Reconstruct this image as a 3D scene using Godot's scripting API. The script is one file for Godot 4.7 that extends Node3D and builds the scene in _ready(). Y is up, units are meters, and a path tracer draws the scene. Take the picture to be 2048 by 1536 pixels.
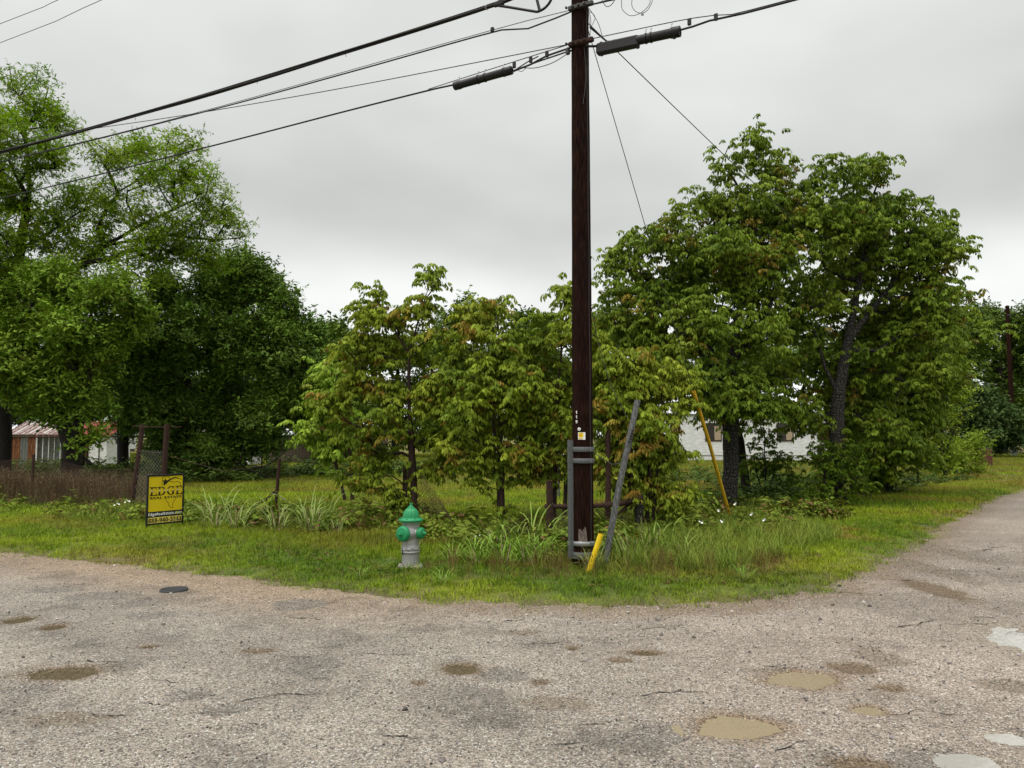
extends Node3D
# A street corner under an overcast sky: utility pole, hydrant, sign, an overgrown lot behind a fallen fence.

const TAU_ := PI * 2.0
var rng := RandomNumberGenerator.new()
var n_clump := FastNoiseLite.new()
var n_fine := FastNoiseLite.new()
var n_edge := FastNoiseLite.new()
var M := {}
var sprays := {}
var edge := PackedVector2Array()   # where the grass meets the road, left to right (x, z)
var holes := []


func _ready():
	rng.seed = 4711
	# camera
	var cam := Camera3D.new()
	cam.name = "camera"
	cam.position = Vector3(0, 1.65, 0)
	cam.rotation.x = 0.0676
	cam.fov = 53.13
	cam.near = 0.05
	cam.far = 3000.0
	add_child(cam)
	cam.current = true
	# sky, exposure, air
	var env := Environment.new()
	env.background_mode = Environment.BG_SKY
	var sky := Sky.new()
	var pano := PanoramaSkyMaterial.new()
	pano.panorama = overcast()
	sky.sky_material = pano
	env.sky = sky
	env.tonemap_mode = Environment.TONE_MAPPER_LINEAR
	env.tonemap_exposure = 1.9
	env.sdfgi_enabled = true
	env.ssao_enabled = true
	env.ssil_enabled = true
	var we := WorldEnvironment.new()
	we.name = "world_environment"
	we.environment = env
	add_child(we)
	# what the cloud lets through of the sun
	var sun := DirectionalLight3D.new()
	sun.name = "sun"
	sun.light_color = Color(1.0, 0.97, 0.93)
	sun.light_energy = 0.5
	sun.light_angular_distance = 60.0
	sun.shadow_enabled = true
	sun.rotation = Vector3(deg_to_rad(-68), deg_to_rad(-35), 0)
	add_child(sun)

	setup()
	ground_and_road()
	far_buildings()
	fences()
	trees()
	utility_pole()
	cables()
	hydrant()
	yard_sign()
	weeds()
	grass()


# ---------------------------------------------------------------- sky
func overcast() -> ImageTexture:
	var nz := FastNoiseLite.new()
	nz.seed = 21
	nz.frequency = 1.5
	nz.fractal_octaves = 4
	var w := 768
	var h := 384
	var im := Image.create(w, h, false, Image.FORMAT_RGBF)
	for j in h:
		var up := (0.5 - (j + 0.5) / h) * PI
		var el := rad_to_deg(up)
		# bright band low down, darker cloud base at fifteen degrees, paler again towards the zenith
		var base := 0.0
		if el < 0.0:
			base = 0.20
		elif el < 9.0:
			base = lerpf(0.57, 0.51, el / 9.0)
		elif el < 16.0:
			base = lerpf(0.51, 0.355, smoothstep(9.0, 16.0, el))
		elif el < 30.0:
			base = lerpf(0.355, 0.395, smoothstep(16.0, 30.0, el))
		else:
			base = lerpf(0.395, 1.05, smoothstep(30.0, 90.0, el))
		for i in w:
			var a := ((i + 0.5) / w - 0.5) * TAU_
			var d := Vector3(sin(a) * cos(up), sin(up), -cos(a) * cos(up))
			# project on a flat cloud layer so that clouds flatten out towards the horizon
			var k := 1.0 / (maxf(d.y, 0.0) + 0.22)
			var v: float = nz.get_noise_3d(d.x * k * 0.8, d.z * k * 0.8, 3.0)
			v += 0.5 * nz.get_noise_3d(d.x * 2.6, d.y * 7.0, d.z * 2.6)
			var l := base * (1.0 + 0.17 * v)
			if el < 0.0:
				im.set_pixel(i, j, Color(0.2, 0.2, 0.17))
			else:
				im.set_pixel(i, j, Color(l * 0.975, l * 1.0, l * 0.978))
	return ImageTexture.create_from_image(im)


# ---------------------------------------------------------------- helpers: materials
func lin(r: float, g: float, b: float) -> Color:
	return Color(r, g, b).linear_to_srgb()


func mat(called: String, r: float, g: float, b: float, rough := 0.8, metal := 0.0) -> StandardMaterial3D:
	var m := StandardMaterial3D.new()
	m.resource_name = called
	m.albedo_color = lin(r, g, b)
	m.roughness = rough
	m.metallic = metal
	m.cull_mode = BaseMaterial3D.CULL_DISABLED
	M[called] = m
	m.metallic_specular = 0.4
	return m


func noise_tex(size: int, freq: float, stops: Array, oct := 4, kind := FastNoiseLite.TYPE_SIMPLEX_SMOOTH, sd := 1) -> NoiseTexture2D:
	var n := FastNoiseLite.new()
	n.noise_type = kind
	n.seed = sd
	n.frequency = freq
	n.fractal_octaves = oct
	var t := NoiseTexture2D.new()
	t.width = size
	t.height = size
	t.seamless = true
	t.noise = n
	t.color_ramp = ramp(stops)
	return t


func ramp(stops: Array, constant := false) -> Gradient:
	var g := Gradient.new()
	var off := PackedFloat32Array()
	var col := PackedColorArray()
	for s in stops:
		off.append(s[0])
		col.append(lin(s[1], s[2], s[3]))
	g.offsets = off
	g.colors = col
	if constant:
		g.interpolation_mode = Gradient.GRADIENT_INTERPOLATE_CONSTANT
	return g


func grained(called: String, stops: Array, freq: float, scale: Vector3, rough: float, metal := 0.0, bump := 0.0, size := 512) -> StandardMaterial3D:
	var m := mat(called, 1, 1, 1, rough, metal)
	m.albedo_texture = noise_tex(size, freq, stops, 5, FastNoiseLite.TYPE_SIMPLEX_SMOOTH, called.length())
	m.uv1_triplanar = true
	m.uv1_scale = scale
	if bump > 0.0:
		m.heightmap_enabled = true
		m.heightmap_scale = bump
		m.heightmap_texture = noise_tex(size, freq, [[0, 0, 0, 0], [1, 1, 1, 1]], 5, FastNoiseLite.TYPE_SIMPLEX_SMOOTH, called.length())
	return m


func leaf_mat(called: String, rough: float, thru: Color) -> StandardMaterial3D:
	var m := mat(called, 1, 1, 1, rough)
	m.vertex_color_use_as_albedo = true
	m.metallic_specular = 0.18
	m.backlight_enabled = true
	m.backlight = thru
	return m


# ---------------------------------------------------------------- helpers: shapes
func new_st() -> SurfaceTool:
	var st := SurfaceTool.new()
	st.begin(Mesh.PRIMITIVE_TRIANGLES)
	return st


func tri(st: SurfaceTool, a: Vector3, b: Vector3, c: Vector3):   # given counter-clockwise as seen from outside
	st.add_vertex(a)
	st.add_vertex(c)
	st.add_vertex(b)


func quad(st: SurfaceTool, a: Vector3, b: Vector3, c: Vector3, d: Vector3):
	tri(st, a, b, c)
	tri(st, a, c, d)


func box(st: SurfaceTool, xf: Transform3D, size: Vector3, bevel := 0.0):
	st.set_smooth_group(-1)
	var h := size / 2.0
	var b := minf(bevel, minf(h.x, minf(h.y, h.z)) * 0.9)
	if b <= 0.0:
		for ax in 3:
			for s in [-1.0, 1.0]:
				var n := Vector3.ZERO
				n[ax] = s
				var u := Vector3.ZERO
				u[(ax + 1) % 3] = 1.0
				var v := Vector3.ZERO
				v[(ax + 2) % 3] = s
				var c: Vector3 = n * h
				quad(st, xf * (c - u * h - v * h), xf * (c + u * h - v * h), xf * (c + u * h + v * h), xf * (c - u * h + v * h))
		return
	var corner := func(sx: float, sy: float, sz: float, ax: int) -> Vector3:
		var p := Vector3(sx * (h.x - b), sy * (h.y - b), sz * (h.z - b))
		p[ax] = [sx, sy, sz][ax] * h[ax]
		return p
	for ax in 3:
		var a1 := (ax + 1) % 3
		var a2 := (ax + 2) % 3
		for s in [-1.0, 1.0]:
			var q := []
			for e in [[-1, -1], [1, -1], [1, 1], [-1, 1]]:
				var sg := [0.0, 0.0, 0.0]
				sg[ax] = s
				sg[a1] = float(e[0])
				sg[a2] = e[1] * s
				q.append(xf * (corner as Callable).call(sg[0], sg[1], sg[2], ax))
			quad(st, q[0], q[1], q[2], q[3])
		for s1 in [-1.0, 1.0]:            # the chamfers along axis ax
			for s2 in [-1.0, 1.0]:
				var q := []
				for e in [-1.0, 1.0]:
					var sg := [0.0, 0.0, 0.0]
					sg[ax] = e
					sg[a1] = s1
					sg[a2] = s2
					q.append(xf * (corner as Callable).call(sg[0], sg[1], sg[2], a1))
					q.append(xf * (corner as Callable).call(sg[0], sg[1], sg[2], a2))
				if s1 * s2 > 0:
					quad(st, q[0], q[1], q[3], q[2])
				else:
					quad(st, q[0], q[2], q[3], q[1])
	for s0 in [-1.0, 1.0]:
		for s1 in [-1.0, 1.0]:
			for s2 in [-1.0, 1.0]:
				var p0: Vector3 = xf * (corner as Callable).call(s0, s1, s2, 0)
				var p1: Vector3 = xf * (corner as Callable).call(s0, s1, s2, 1)
				var p2: Vector3 = xf * (corner as Callable).call(s0, s1, s2, 2)
				if s0 * s1 * s2 > 0:
					tri(st, p0, p1, p2)
				else:
					tri(st, p0, p2, p1)


func frame_of(dir: Vector3) -> Basis:
	var y := dir.normalized()
	var ref := Vector3(0, 0, 1) if absf(y.z) < 0.9 else Vector3(1, 0, 0)
	var x := ref.cross(y).normalized()
	return Basis(x, y, x.cross(y))


func tube(st: SurfaceTool, pts: Array, r0: float, r1 := -1.0, sides := 8, caps := true):
	if r1 < 0.0:
		r1 = r0
	var rings := []
	var n := pts.size()
	for i in n:
		var d: Vector3 = (pts[mini(i + 1, n - 1)] - pts[maxi(i - 1, 0)])
		var b := frame_of(d)
		var r := lerpf(r0, r1, float(i) / (n - 1))
		var ring := []
		for k in sides:
			var a := TAU_ * k / sides
			ring.append(pts[i] + (b.x * cos(a) + b.z * sin(a)) * r)
		rings.append(ring)
	st.set_smooth_group(1)
	for i in n - 1:
		for k in sides:
			var k2 := (k + 1) % sides
			quad(st, rings[i][k], rings[i + 1][k], rings[i + 1][k2], rings[i][k2])
	if caps:
		st.set_smooth_group(-1)
		for k in range(1, sides - 1):
			tri(st, rings[0][0], rings[0][k], rings[0][k + 1])
			tri(st, rings[n - 1][0], rings[n - 1][k + 1], rings[n - 1][k])


func lathe(st: SurfaceTool, prof: Array, xf := Transform3D(), segs := 32, flutes := 0, sharp := false):
	# prof: Vector3(radius, height, depth of the flutes there), from the bottom up
	var rings := []
	for p in prof:
		var ring := []
		for k in segs:
			var a := TAU_ * k / segs
			var r: float = p.x + (p.z * cos(a * flutes) if flutes > 0 else 0.0)
			ring.append(xf * Vector3(cos(a) * r, p.y, sin(a) * r))
		rings.append(ring)
	for i in prof.size() - 1:
		st.set_smooth_group(-1 if sharp else 2 + i)
		if not sharp and i > 0:
			var d0: Vector3 = prof[i] - prof[i - 1]
			var d1: Vector3 = prof[i + 1] - prof[i]
			if Vector2(d0.x, d0.y).normalized().dot(Vector2(d1.x, d1.y).normalized()) > 0.6:
				st.set_smooth_group(2)
		for k in segs:
			var k2 := (k + 1) % segs
			quad(st, rings[i][k], rings[i + 1][k], rings[i + 1][k2], rings[i][k2])


func obj(called: String, st: SurfaceTool, m: Material, parent: Node = null) -> MeshInstance3D:
	st.generate_normals()
	var o := MeshInstance3D.new()
	o.name = called
	o.mesh = st.commit()
	o.material_override = m
	place(o, parent)
	return o


func place(o: Node, parent: Node = null):
	var p: Node = parent if parent else self
	if p.has_node(NodePath(String(o.name))):
		var n := 1
		while p.has_node(NodePath("%s_%03d" % [o.name, n])):
			n += 1
		o.name = "%s_%03d" % [o.name, n]
	p.add_child(o, true)


func thing(called: String, label: String, category: String, at := Vector3.ZERO, group := "") -> Node3D:
	var o := Node3D.new()
	o.name = called
	o.position = at
	place(o)
	tag(o, label, category, group)
	return o


func tag(o: Node, label: String, category: String, group := ""):
	o.set_meta("label", label)
	o.set_meta("category", category)
	if group:
		o.set_meta("group", group)


func multi(called: String, mesh: Mesh, xf: Array, cols: Array, m: Material, parent: Node = null) -> MultiMeshInstance3D:
	var mm := MultiMesh.new()
	mm.transform_format = MultiMesh.TRANSFORM_3D
	mm.use_colors = true
	mm.mesh = mesh
	mm.instance_count = xf.size()
	for i in xf.size():
		mm.set_instance_transform(i, xf[i])
		mm.set_instance_color(i, cols[i])
	var o := MultiMeshInstance3D.new()
	o.name = called
	o.multimesh = mm
	o.material_override = m
	o.set_meta("kind", "stuff")
	place(o, parent)
	return o


func axis(parts: Array) -> PackedFloat64Array:   # [from, to, step] pieces joined
	var out := PackedFloat64Array()
	for p in parts:
		var n := int(round((p[1] - p[0]) / p[2]))
		for i in n:
			out.append(float(p[0]) + (p[1] - p[0]) * float(i) / n)
	out.append(float(parts[-1][1]))
	return out


# ---------------------------------------------------------------- set up: materials, leaf sprays, noises
func setup():
	n_clump.seed = 3
	n_clump.frequency = 0.35
	n_clump.fractal_octaves = 3
	n_fine.seed = 8
	n_fine.frequency = 2.2
	n_fine.fractal_octaves = 3
	n_edge.seed = 15
	n_edge.frequency = 1.1
	n_edge.fractal_octaves = 4
	edge = PackedVector2Array([Vector2(-70, -34), Vector2(-20, -15.2), Vector2(-7.12, -10.81), Vector2(-4.87, -9.85), Vector2(-3.07, -8.85), Vector2(-1.67, -8.12), Vector2(-0.3, -7.6), Vector2(0.8, -7.42),
		Vector2(1.85, -7.55), Vector2(2.7, -7.85), Vector2(3.45, -8.3), Vector2(4.54, -9.61), Vector2(6.49, -12.06), Vector2(8.6, -15.0), Vector2(12.4, -19.9), Vector2(18, -26.2), Vector2(75, -90)])
	grained("bark_grey", [[0.3, 0.008, 0.007, 0.006], [0.55, 0.02, 0.017, 0.015], [0.66, 0.03, 0.027, 0.024], [0.74, 0.17, 0.17, 0.15]], 0.03, Vector3(2.2, 1.2, 2.2), 0.85, 0.0, 3.0)
	grained("bark_dark", [[0.3, 0.008, 0.0065, 0.006], [0.55, 0.018, 0.014, 0.012], [0.75, 0.036, 0.029, 0.024]], 0.03, Vector3(2.5, 0.7, 2.5), 0.85, 0.0, 3.0)
	grained("bark_red", [[0.3, 0.02, 0.012, 0.009], [0.7, 0.055, 0.03, 0.022]], 0.03, Vector3(5, 1.5, 5), 0.8)
	grained("creosote", [[0.2, 0.004, 0.0025, 0.002], [0.42, 0.012, 0.006, 0.0045], [0.58, 0.026, 0.010, 0.007], [0.68, 0.042, 0.017, 0.011], [0.8, 0.06, 0.03, 0.022]], 0.02, Vector3(7.0, 0.16, 7.0), 0.8, 0.0, 1.6, 1024)
	M.creosote.metallic_specular = 0.15
	grained("rust", [[0.2, 0.014, 0.008, 0.006], [0.5, 0.034, 0.016, 0.011], [0.75, 0.065, 0.03, 0.02]], 0.03, Vector3(3, 1, 3), 0.9)
	grained("galvanised", [[0.2, 0.06, 0.065, 0.066], [0.45, 0.105, 0.114, 0.118], [0.8, 0.16, 0.172, 0.176]], 0.05, Vector3(4, 1.4, 4), 0.6, 0.25)
	grained("grey_plastic", [[0.2, 0.07, 0.07, 0.068], [0.4, 0.115, 0.12, 0.125], [0.7, 0.165, 0.17, 0.175], [0.9, 0.24, 0.24, 0.235]], 0.02, Vector3(3, 1, 3), 0.6)
	grained("yellow_plastic", [[0.15, 0.62, 0.42, 0.01], [0.45, 0.78, 0.55, 0.012], [0.85, 0.83, 0.61, 0.02]], 0.02, Vector3(5, 1.2, 5), 0.5)
	grained("yellow_worn", [[0.15, 0.38, 0.22, 0.015], [0.5, 0.62, 0.37, 0.012], [0.85, 0.68, 0.43, 0.02]], 0.02, Vector3(5, 0.8, 5), 0.55)
	grained("band_bright", [[0.2, 0.3, 0.31, 0.32], [0.8, 0.5, 0.51, 0.52]], 0.05, Vector3(6, 3, 6), 0.3, 0.7)
	grained("hydrant_green", [[0.2, 0.06, 0.05, 0.035], [0.24, 0.01, 0.17, 0.06], [0.45, 0.016, 0.24, 0.09], [0.85, 0.03, 0.33, 0.135]], 0.03, Vector3(5, 5, 5), 0.36, 0.0, 0.05)
	grained("hydrant_silver", [[0.2, 0.12, 0.09, 0.07], [0.26, 0.3, 0.3, 0.305], [0.55, 0.43, 0.43, 0.435], [0.85, 0.52, 0.52, 0.52]], 0.04, Vector3(5, 5, 5), 0.36, 0.5, 0.06)
	grained("hydrant_worn", [[0.36, 0.14, 0.075, 0.05], [0.43, 0.35, 0.33, 0.31], [0.6, 0.62, 0.60, 0.57], [0.8, 0.68, 0.66, 0.64]], 0.04, Vector3(6, 6, 6), 0.6, 0.1)
	mat("chain_metal", 0.4, 0.38, 0.35, 0.5, 0.6)
	mat("black_rubber", 0.012, 0.012, 0.013, 0.42)
	mat("black_cable", 0.014, 0.014, 0.015, 0.6)
	mat("strand", 0.06, 0.06, 0.06, 0.5, 0.5)
	mat("clip_metal", 0.28, 0.29, 0.28, 0.4, 0.6)
	mat("sign_black", 0.012, 0.012, 0.013, 0.45)
	mat("sign_white", 0.82, 0.82, 0.82, 0.5)
	grained("sign_yellow", [[0.1, 0.62, 0.47, 0.01], [0.9, 0.68, 0.53, 0.012]], 0.006, Vector3(1, 1, 1), 0.4)
	grained("sign_pale", [[0.1, 0.66, 0.52, 0.09], [0.9, 0.72, 0.59, 0.13]], 0.006, Vector3(1, 1, 1), 0.4)
	mat("sign_orange", 0.55, 0.34, 0.008, 0.4)
	grained("white_siding", [[0.2, 0.62, 0.63, 0.62], [0.6, 0.74, 0.75, 0.75], [0.9, 0.78, 0.79, 0.79]], 0.01, Vector3(0.4, 1.5, 0.4), 0.55)
	mat("pane_dark", 0.03, 0.032, 0.035, 0.12)
	grained("ply", [[0.2, 0.3, 0.23, 0.15], [0.8, 0.42, 0.34, 0.24]], 0.02, Vector3(1.5, 0.5, 1.5), 0.8)
	grained("rust_sheet", [[0.2, 0.11, 0.035, 0.014], [0.5, 0.2, 0.07, 0.026], [0.8, 0.3, 0.14, 0.05]], 0.02, Vector3(1.2, 0.35, 1.2), 0.8)
	grained("grey_sheet", [[0.2, 0.12, 0.135, 0.13], [0.8, 0.24, 0.265, 0.255]], 0.02, Vector3(1, 0.4, 1), 0.6, 0.2)
	grained("roof_sheet", [[0.3, 0.13, 0.06, 0.05], [0.5, 0.22, 0.12, 0.10], [0.62, 0.42, 0.38, 0.36]], 0.02, Vector3(2, 1, 0.3), 0.6, 0.1)
	grained("red_paint", [[0.2, 0.12, 0.02, 0.012], [0.8, 0.24, 0.035, 0.02]], 0.02, Vector3(1, 1, 1), 0.7)
	grained("red_board", [[0.2, 0.07, 0.024, 0.018], [0.8, 0.15, 0.055, 0.04]], 0.02, Vector3(3, 0.5, 3), 0.85)
	grained("old_board", [[0.2, 0.06, 0.045, 0.035], [0.8, 0.13, 0.10, 0.08]], 0.02, Vector3(3, 0.5, 3), 0.85)
	leaf_mat("leaf_droop", 0.42, Color(0.55, 0.62, 0.2))
	leaf_mat("leaf_small", 0.5, Color(0.5, 0.6, 0.2))
	leaf_mat("leaf_airy", 0.5, Color(0.85, 0.95, 0.35))
	leaf_mat("leaf_dark", 0.5, Color(0.4, 0.5, 0.2))
	leaf_mat("blade", 0.45, Color(0.45, 0.5, 0.2))
	leaf_mat("dry", 0.8, Color(0.3, 0.25, 0.15))
	mat("petal", 0.8, 0.8, 0.78, 0.6)
	sprays.droop = [spray_droop(19, 0.21, 0.094, 0.05, 1), spray_droop(17, 0.18, 0.088, 0.044, 2), spray_droop(21, 0.26, 0.1, 0.053, 3)]
	sprays.tiny = [spray_loose(26, 0.3, 0.085, 0.032, 4), spray_loose(24, 0.26, 0.08, 0.034, 5)]
	sprays.bough = [spray_loose(30, 0.34, 0.11, 0.045, 14), spray_loose(28, 0.3, 0.105, 0.048, 15)]
	sprays.far = [spray_loose(30, 0.55, 0.2, 0.1, 6), spray_loose(26, 0.5, 0.18, 0.1, 7)]
	sprays.weed = [spray_loose(16, 0.13, 0.07, 0.034, 8), spray_loose(14, 0.12, 0.085, 0.03, 9)]


func leaf(v: PackedVector3Array, c: PackedColorArray, base: Vector3, dir: Vector3, side: Vector3, l: float, w: float, sag: float, tint: float):
	# a blade folded along its midrib and bent down towards its tip
	var nrm := side.cross(dir).normalized()
	var mid := base + dir * l * 0.42
	var tip := base + dir * l + Vector3(0, -1, 0) * sag * l
	var lf := mid - side * w * 0.5 + nrm * w * 0.14
	var rt := mid + side * w * 0.5 + nrm * w * 0.14
	var lf2 := base + dir * l * 0.72 - side * w * 0.36 + nrm * w * 0.08 + Vector3(0, -1, 0) * sag * l * 0.45
	var rt2 := base + dir * l * 0.72 + side * w * 0.36 + nrm * w * 0.08 + Vector3(0, -1, 0) * sag * l * 0.45
	var mid2 := base + dir * l * 0.74 + Vector3(0, -1, 0) * sag * l * 0.5
	for t in [[base, lf, mid], [base, mid, rt], [lf, lf2, mid], [mid, rt2, rt], [lf2, mid2, mid], [mid, mid2, rt2], [lf2, tip, mid2], [mid2, tip, rt2]]:
		for p in t:
			v.append(p)
			c.append(Color(tint, tint, tint) * 0.77)


func soup(v: PackedVector3Array, c: PackedColorArray) -> ArrayMesh:
	var a := []
	a.resize(Mesh.ARRAY_MAX)
	a[Mesh.ARRAY_VERTEX] = v
	a[Mesh.ARRAY_COLOR] = c
	var m := ArrayMesh.new()
	m.add_surface_from_arrays(Mesh.PRIMITIVE_TRIANGLES, a)
	return m


func twig_into(v: PackedVector3Array, c: PackedColorArray, a: Vector3, b: Vector3, r: float):
	var f := frame_of(b - a)
	for k in 3:
		var p: Vector3 = f.x * cos(TAU_ * k / 3) + f.z * sin(TAU_ * k / 3)
		var q: Vector3 = f.x * cos(TAU_ * (k + 1) / 3) + f.z * sin(TAU_ * (k + 1) / 3)
		for w in [a + p * r, b + p * r * 0.4, a + q * r, a + q * r, b + p * r * 0.4, b + q * r * 0.4]:
			v.append(w)
			c.append(Color(0.5, 0.32, 0.3))


func spray_droop(n: int, stem: float, l: float, w: float, sd: int) -> ArrayMesh:
	# a twig that leans out and down, its leaves hanging from it on short stalks
	var g := RandomNumberGenerator.new()
	g.seed = sd
	var v := PackedVector3Array()
	var c := PackedColorArray()
	var last := Vector3.ZERO
	for i in n:
		var t := (i + 0.6) / n
		var p := Vector3(0, 0.05 * sin(t * 2.6) - 0.12 * t * t * stem / 0.3, stem * t)
		twig_into(v, c, last, p, 0.004 * (1.1 - t))
		last = p
		var az := (g.randf_range(0.5, 2.3)) * (1.0 if i % 2 == 0 else -1.0)
		if i == n - 1:
			az = g.randf_range(-0.4, 0.4)
		var down := g.randf_range(0.7, 1.4)
		var flat := Vector3(sin(az), 0, cos(az))
		var dir := (flat * cos(down) - Vector3(0, sin(down), 0)).normalized()
		var side := Vector3(0, 1, 0).cross(flat).normalized().rotated(dir, g.randf_range(-0.6, 0.6))
		var s := g.randf_range(0.6, 1.2)
		var b := p + flat * 0.025
		leaf(v, c, b, dir, side, l * s, w * s * g.randf_range(0.75, 1.2), g.randf_range(0.05, 0.35), g.randf_range(0.7, 1.3))
	return soup(v, c)


func spray_loose(n: int, rad: float, l: float, w: float, sd: int) -> ArrayMesh:
	# short twigs leaving one point, leaves in all directions along them
	var g := RandomNumberGenerator.new()
	g.seed = sd
	var v := PackedVector3Array()
	var c := PackedColorArray()
	var tw := 4
	for k in tw:
		var az := TAU_ * k / tw + g.randf_range(-0.5, 0.5)
		var up := g.randf_range(-0.2, 0.9)
		var d := Vector3(cos(az) * cos(up), sin(up), sin(az) * cos(up))
		twig_into(v, c, Vector3.ZERO, d * rad, l * 0.04)
		for i in int(float(n) / tw):
			var t := (i + 0.7) * tw / n
			var p := d * rad * t + Vector3(0, -0.08 * t * t * rad, 0)
			var a2 := g.randf_range(0, TAU_)
			var e2 := g.randf_range(-0.7, 0.35)
			var dir := Vector3(cos(a2) * cos(e2), sin(e2), sin(a2) * cos(e2))
			dir = (dir + d * 0.5).normalized()
			var side := Vector3(0, 1, 0).cross(dir).normalized().rotated(dir, g.randf_range(-0.8, 0.8))
			var s := g.randf_range(0.7, 1.2)
			leaf(v, c, p, dir, side, l * s, w * s, g.randf_range(0.0, 0.3), g.randf_range(0.72, 1.25))
	return soup(v, c)


# ---------------------------------------------------------------- ground and road
func side_of(x: float, z: float) -> float:   # metres into the grass, negative out on the road
	var best := 1e9
	var sgn := 1.0
	var p := Vector2(x, z)
	for i in edge.size() - 1:
		var a := edge[i]
		var d := edge[i + 1] - a
		var t := clampf((p - a).dot(d) / d.length_squared(), 0.0, 1.0)
		var q := a + d * t
		var e := p.distance_squared_to(q)
		if e < best - 1e-9:
			best = e
			sgn = -1.0 if d.x * (z - a.y) - d.y * (x - a.x) > 0.0 else 1.0
	return sqrt(best) * sgn


func lot_height(x: float, z: float, s: float) -> float:
	var e := s + 0.22 * n_edge.get_noise_2d(x, z) + 0.1 * n_edge.get_noise_2d(x * 4.0, z * 4.0)
	if s < -7.5:
		e = -7.5 - s
	var h := lerpf(-0.05, 0.045, smoothstep(-0.25, 0.5, e))
	if e > 0.0:
		h += 0.03 * n_clump.get_noise_2d(x * 1.3, z * 1.3) * smoothstep(0.0, 1.5, e)
	return h


func fence_line(x: float) -> float:   # z of the fallen fence
	return -14.0 - 0.42 * (-x - 2.0) if x < -2.0 else -14.0 + 1.0 * (x + 2.0)


func lawn_tint(x: float, z: float, s: float) -> Color:
	var a := n_clump.get_noise_2d(x, z)
	var b := n_fine.get_noise_2d(x, z)
	var c := Color(0.262, 0.342, 0.02)
	var deep := Color(0.115, 0.205, 0.014)
	var brown := Color(0.27, 0.185, 0.045)
	var k := clampf(0.42 + a * 1.0 + b * 0.45, 0.0, 1.0)
	# bright mown verge on the left, ranker round the corner, worn and brownish along the right verge
	var corner := exp(-pow((x - 0.2) / 3.4, 2.0)) * smoothstep(20.0, 8.0, -z) * smoothstep(0.2, 1.3, s)
	k = clampf(k + corner * 0.6 + 0.5 * smoothstep(1.5, 5.0, x) * smoothstep(2.0, 6.0, s), 0.0, 1.0)
	c = c.lerp(deep, k)
	var br := clampf(n_clump.get_noise_2d(x * 0.8 + 40.0, z * 1.1 - 9.0) * 1.6 + n_fine.get_noise_2d(x + 9.0, z) * 0.8 - 0.12, 0.0, 0.8)
	br = clampf(br * lerpf(0.55, 1.1, smoothstep(-4.0, 1.0, x)) + 0.55 * exp(-pow((x - 2.3) / 1.3, 2.0) - pow((z + 9.6) / 0.9, 2.0)) + 0.4 * exp(-pow((x + 2.6) / 1.0, 2.0) - pow((z + 12.0) / 1.0, 2.0)), 0.0, 0.85)
	if z < -22.0:
		br = clampf(br + 0.25 + 0.4 * n_clump.get_noise_2d(x * 0.3, z * 1.4), 0.0, 0.75)
	return c.lerp(brown, br)


func grid(called: String, xs: PackedFloat64Array, zs: PackedFloat64Array, f: Callable, m: Material, keep: Callable) -> MeshInstance3D:
	var v := PackedVector3Array()
	var nrm := PackedVector3Array()
	var col := PackedColorArray()
	var uv := PackedVector2Array()
	var uv2 := PackedVector2Array()
	var idx := PackedInt32Array()
	var ok := PackedByteArray()
	for z in zs:
		for x in xs:
			var r: Array = f.call(x, z)
			v.append(Vector3(x, r[0], z))
			col.append(r[1])
			uv.append(Vector2(x, z))
			uv2.append(Vector2(x * 0.8 - z * 0.6, x * 0.6 + z * 0.8))
			ok.append(1 if keep.call(r[2]) else 0)
	var w := xs.size()
	nrm.resize(v.size())
	for j in zs.size():
		for i in w:
			var dx := v[j * w + mini(i + 1, w - 1)] - v[j * w + maxi(i - 1, 0)]
			var dz := v[mini(j + 1, zs.size() - 1) * w + i] - v[maxi(j - 1, 0) * w + i]
			nrm[j * w + i] = dz.cross(dx).normalized()
	for j in zs.size() - 1:
		for i in w - 1:
			var a := j * w + i
			if ok[a] + ok[a + 1] + ok[a + w] + ok[a + w + 1] == 0:
				continue
			# zs run from far to near or near to far: keep the upper side in front
			if zs[1] > zs[0]:
				idx.append_array([a, a + 1, a + w, a + 1, a + w + 1, a + w])
			else:
				idx.append_array([a, a + w, a + 1, a + 1, a + w, a + w + 1])
	if nrm[w + 1].y < 0.0:
		for i in nrm.size():
			nrm[i] = -nrm[i]
	var arr := []
	arr.resize(Mesh.ARRAY_MAX)
	arr[Mesh.ARRAY_VERTEX] = v
	arr[Mesh.ARRAY_NORMAL] = nrm
	arr[Mesh.ARRAY_COLOR] = col
	arr[Mesh.ARRAY_TEX_UV] = uv
	arr[Mesh.ARRAY_TEX_UV2] = uv2
	arr[Mesh.ARRAY_INDEX] = idx
	var mesh := ArrayMesh.new()
	mesh.add_surface_from_arrays(Mesh.PRIMITIVE_TRIANGLES, arr)
	var o := MeshInstance3D.new()
	o.name = called
	o.mesh = mesh
	o.material_override = m
	o.set_meta("kind", "structure")
	place(o)
	return o


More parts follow.
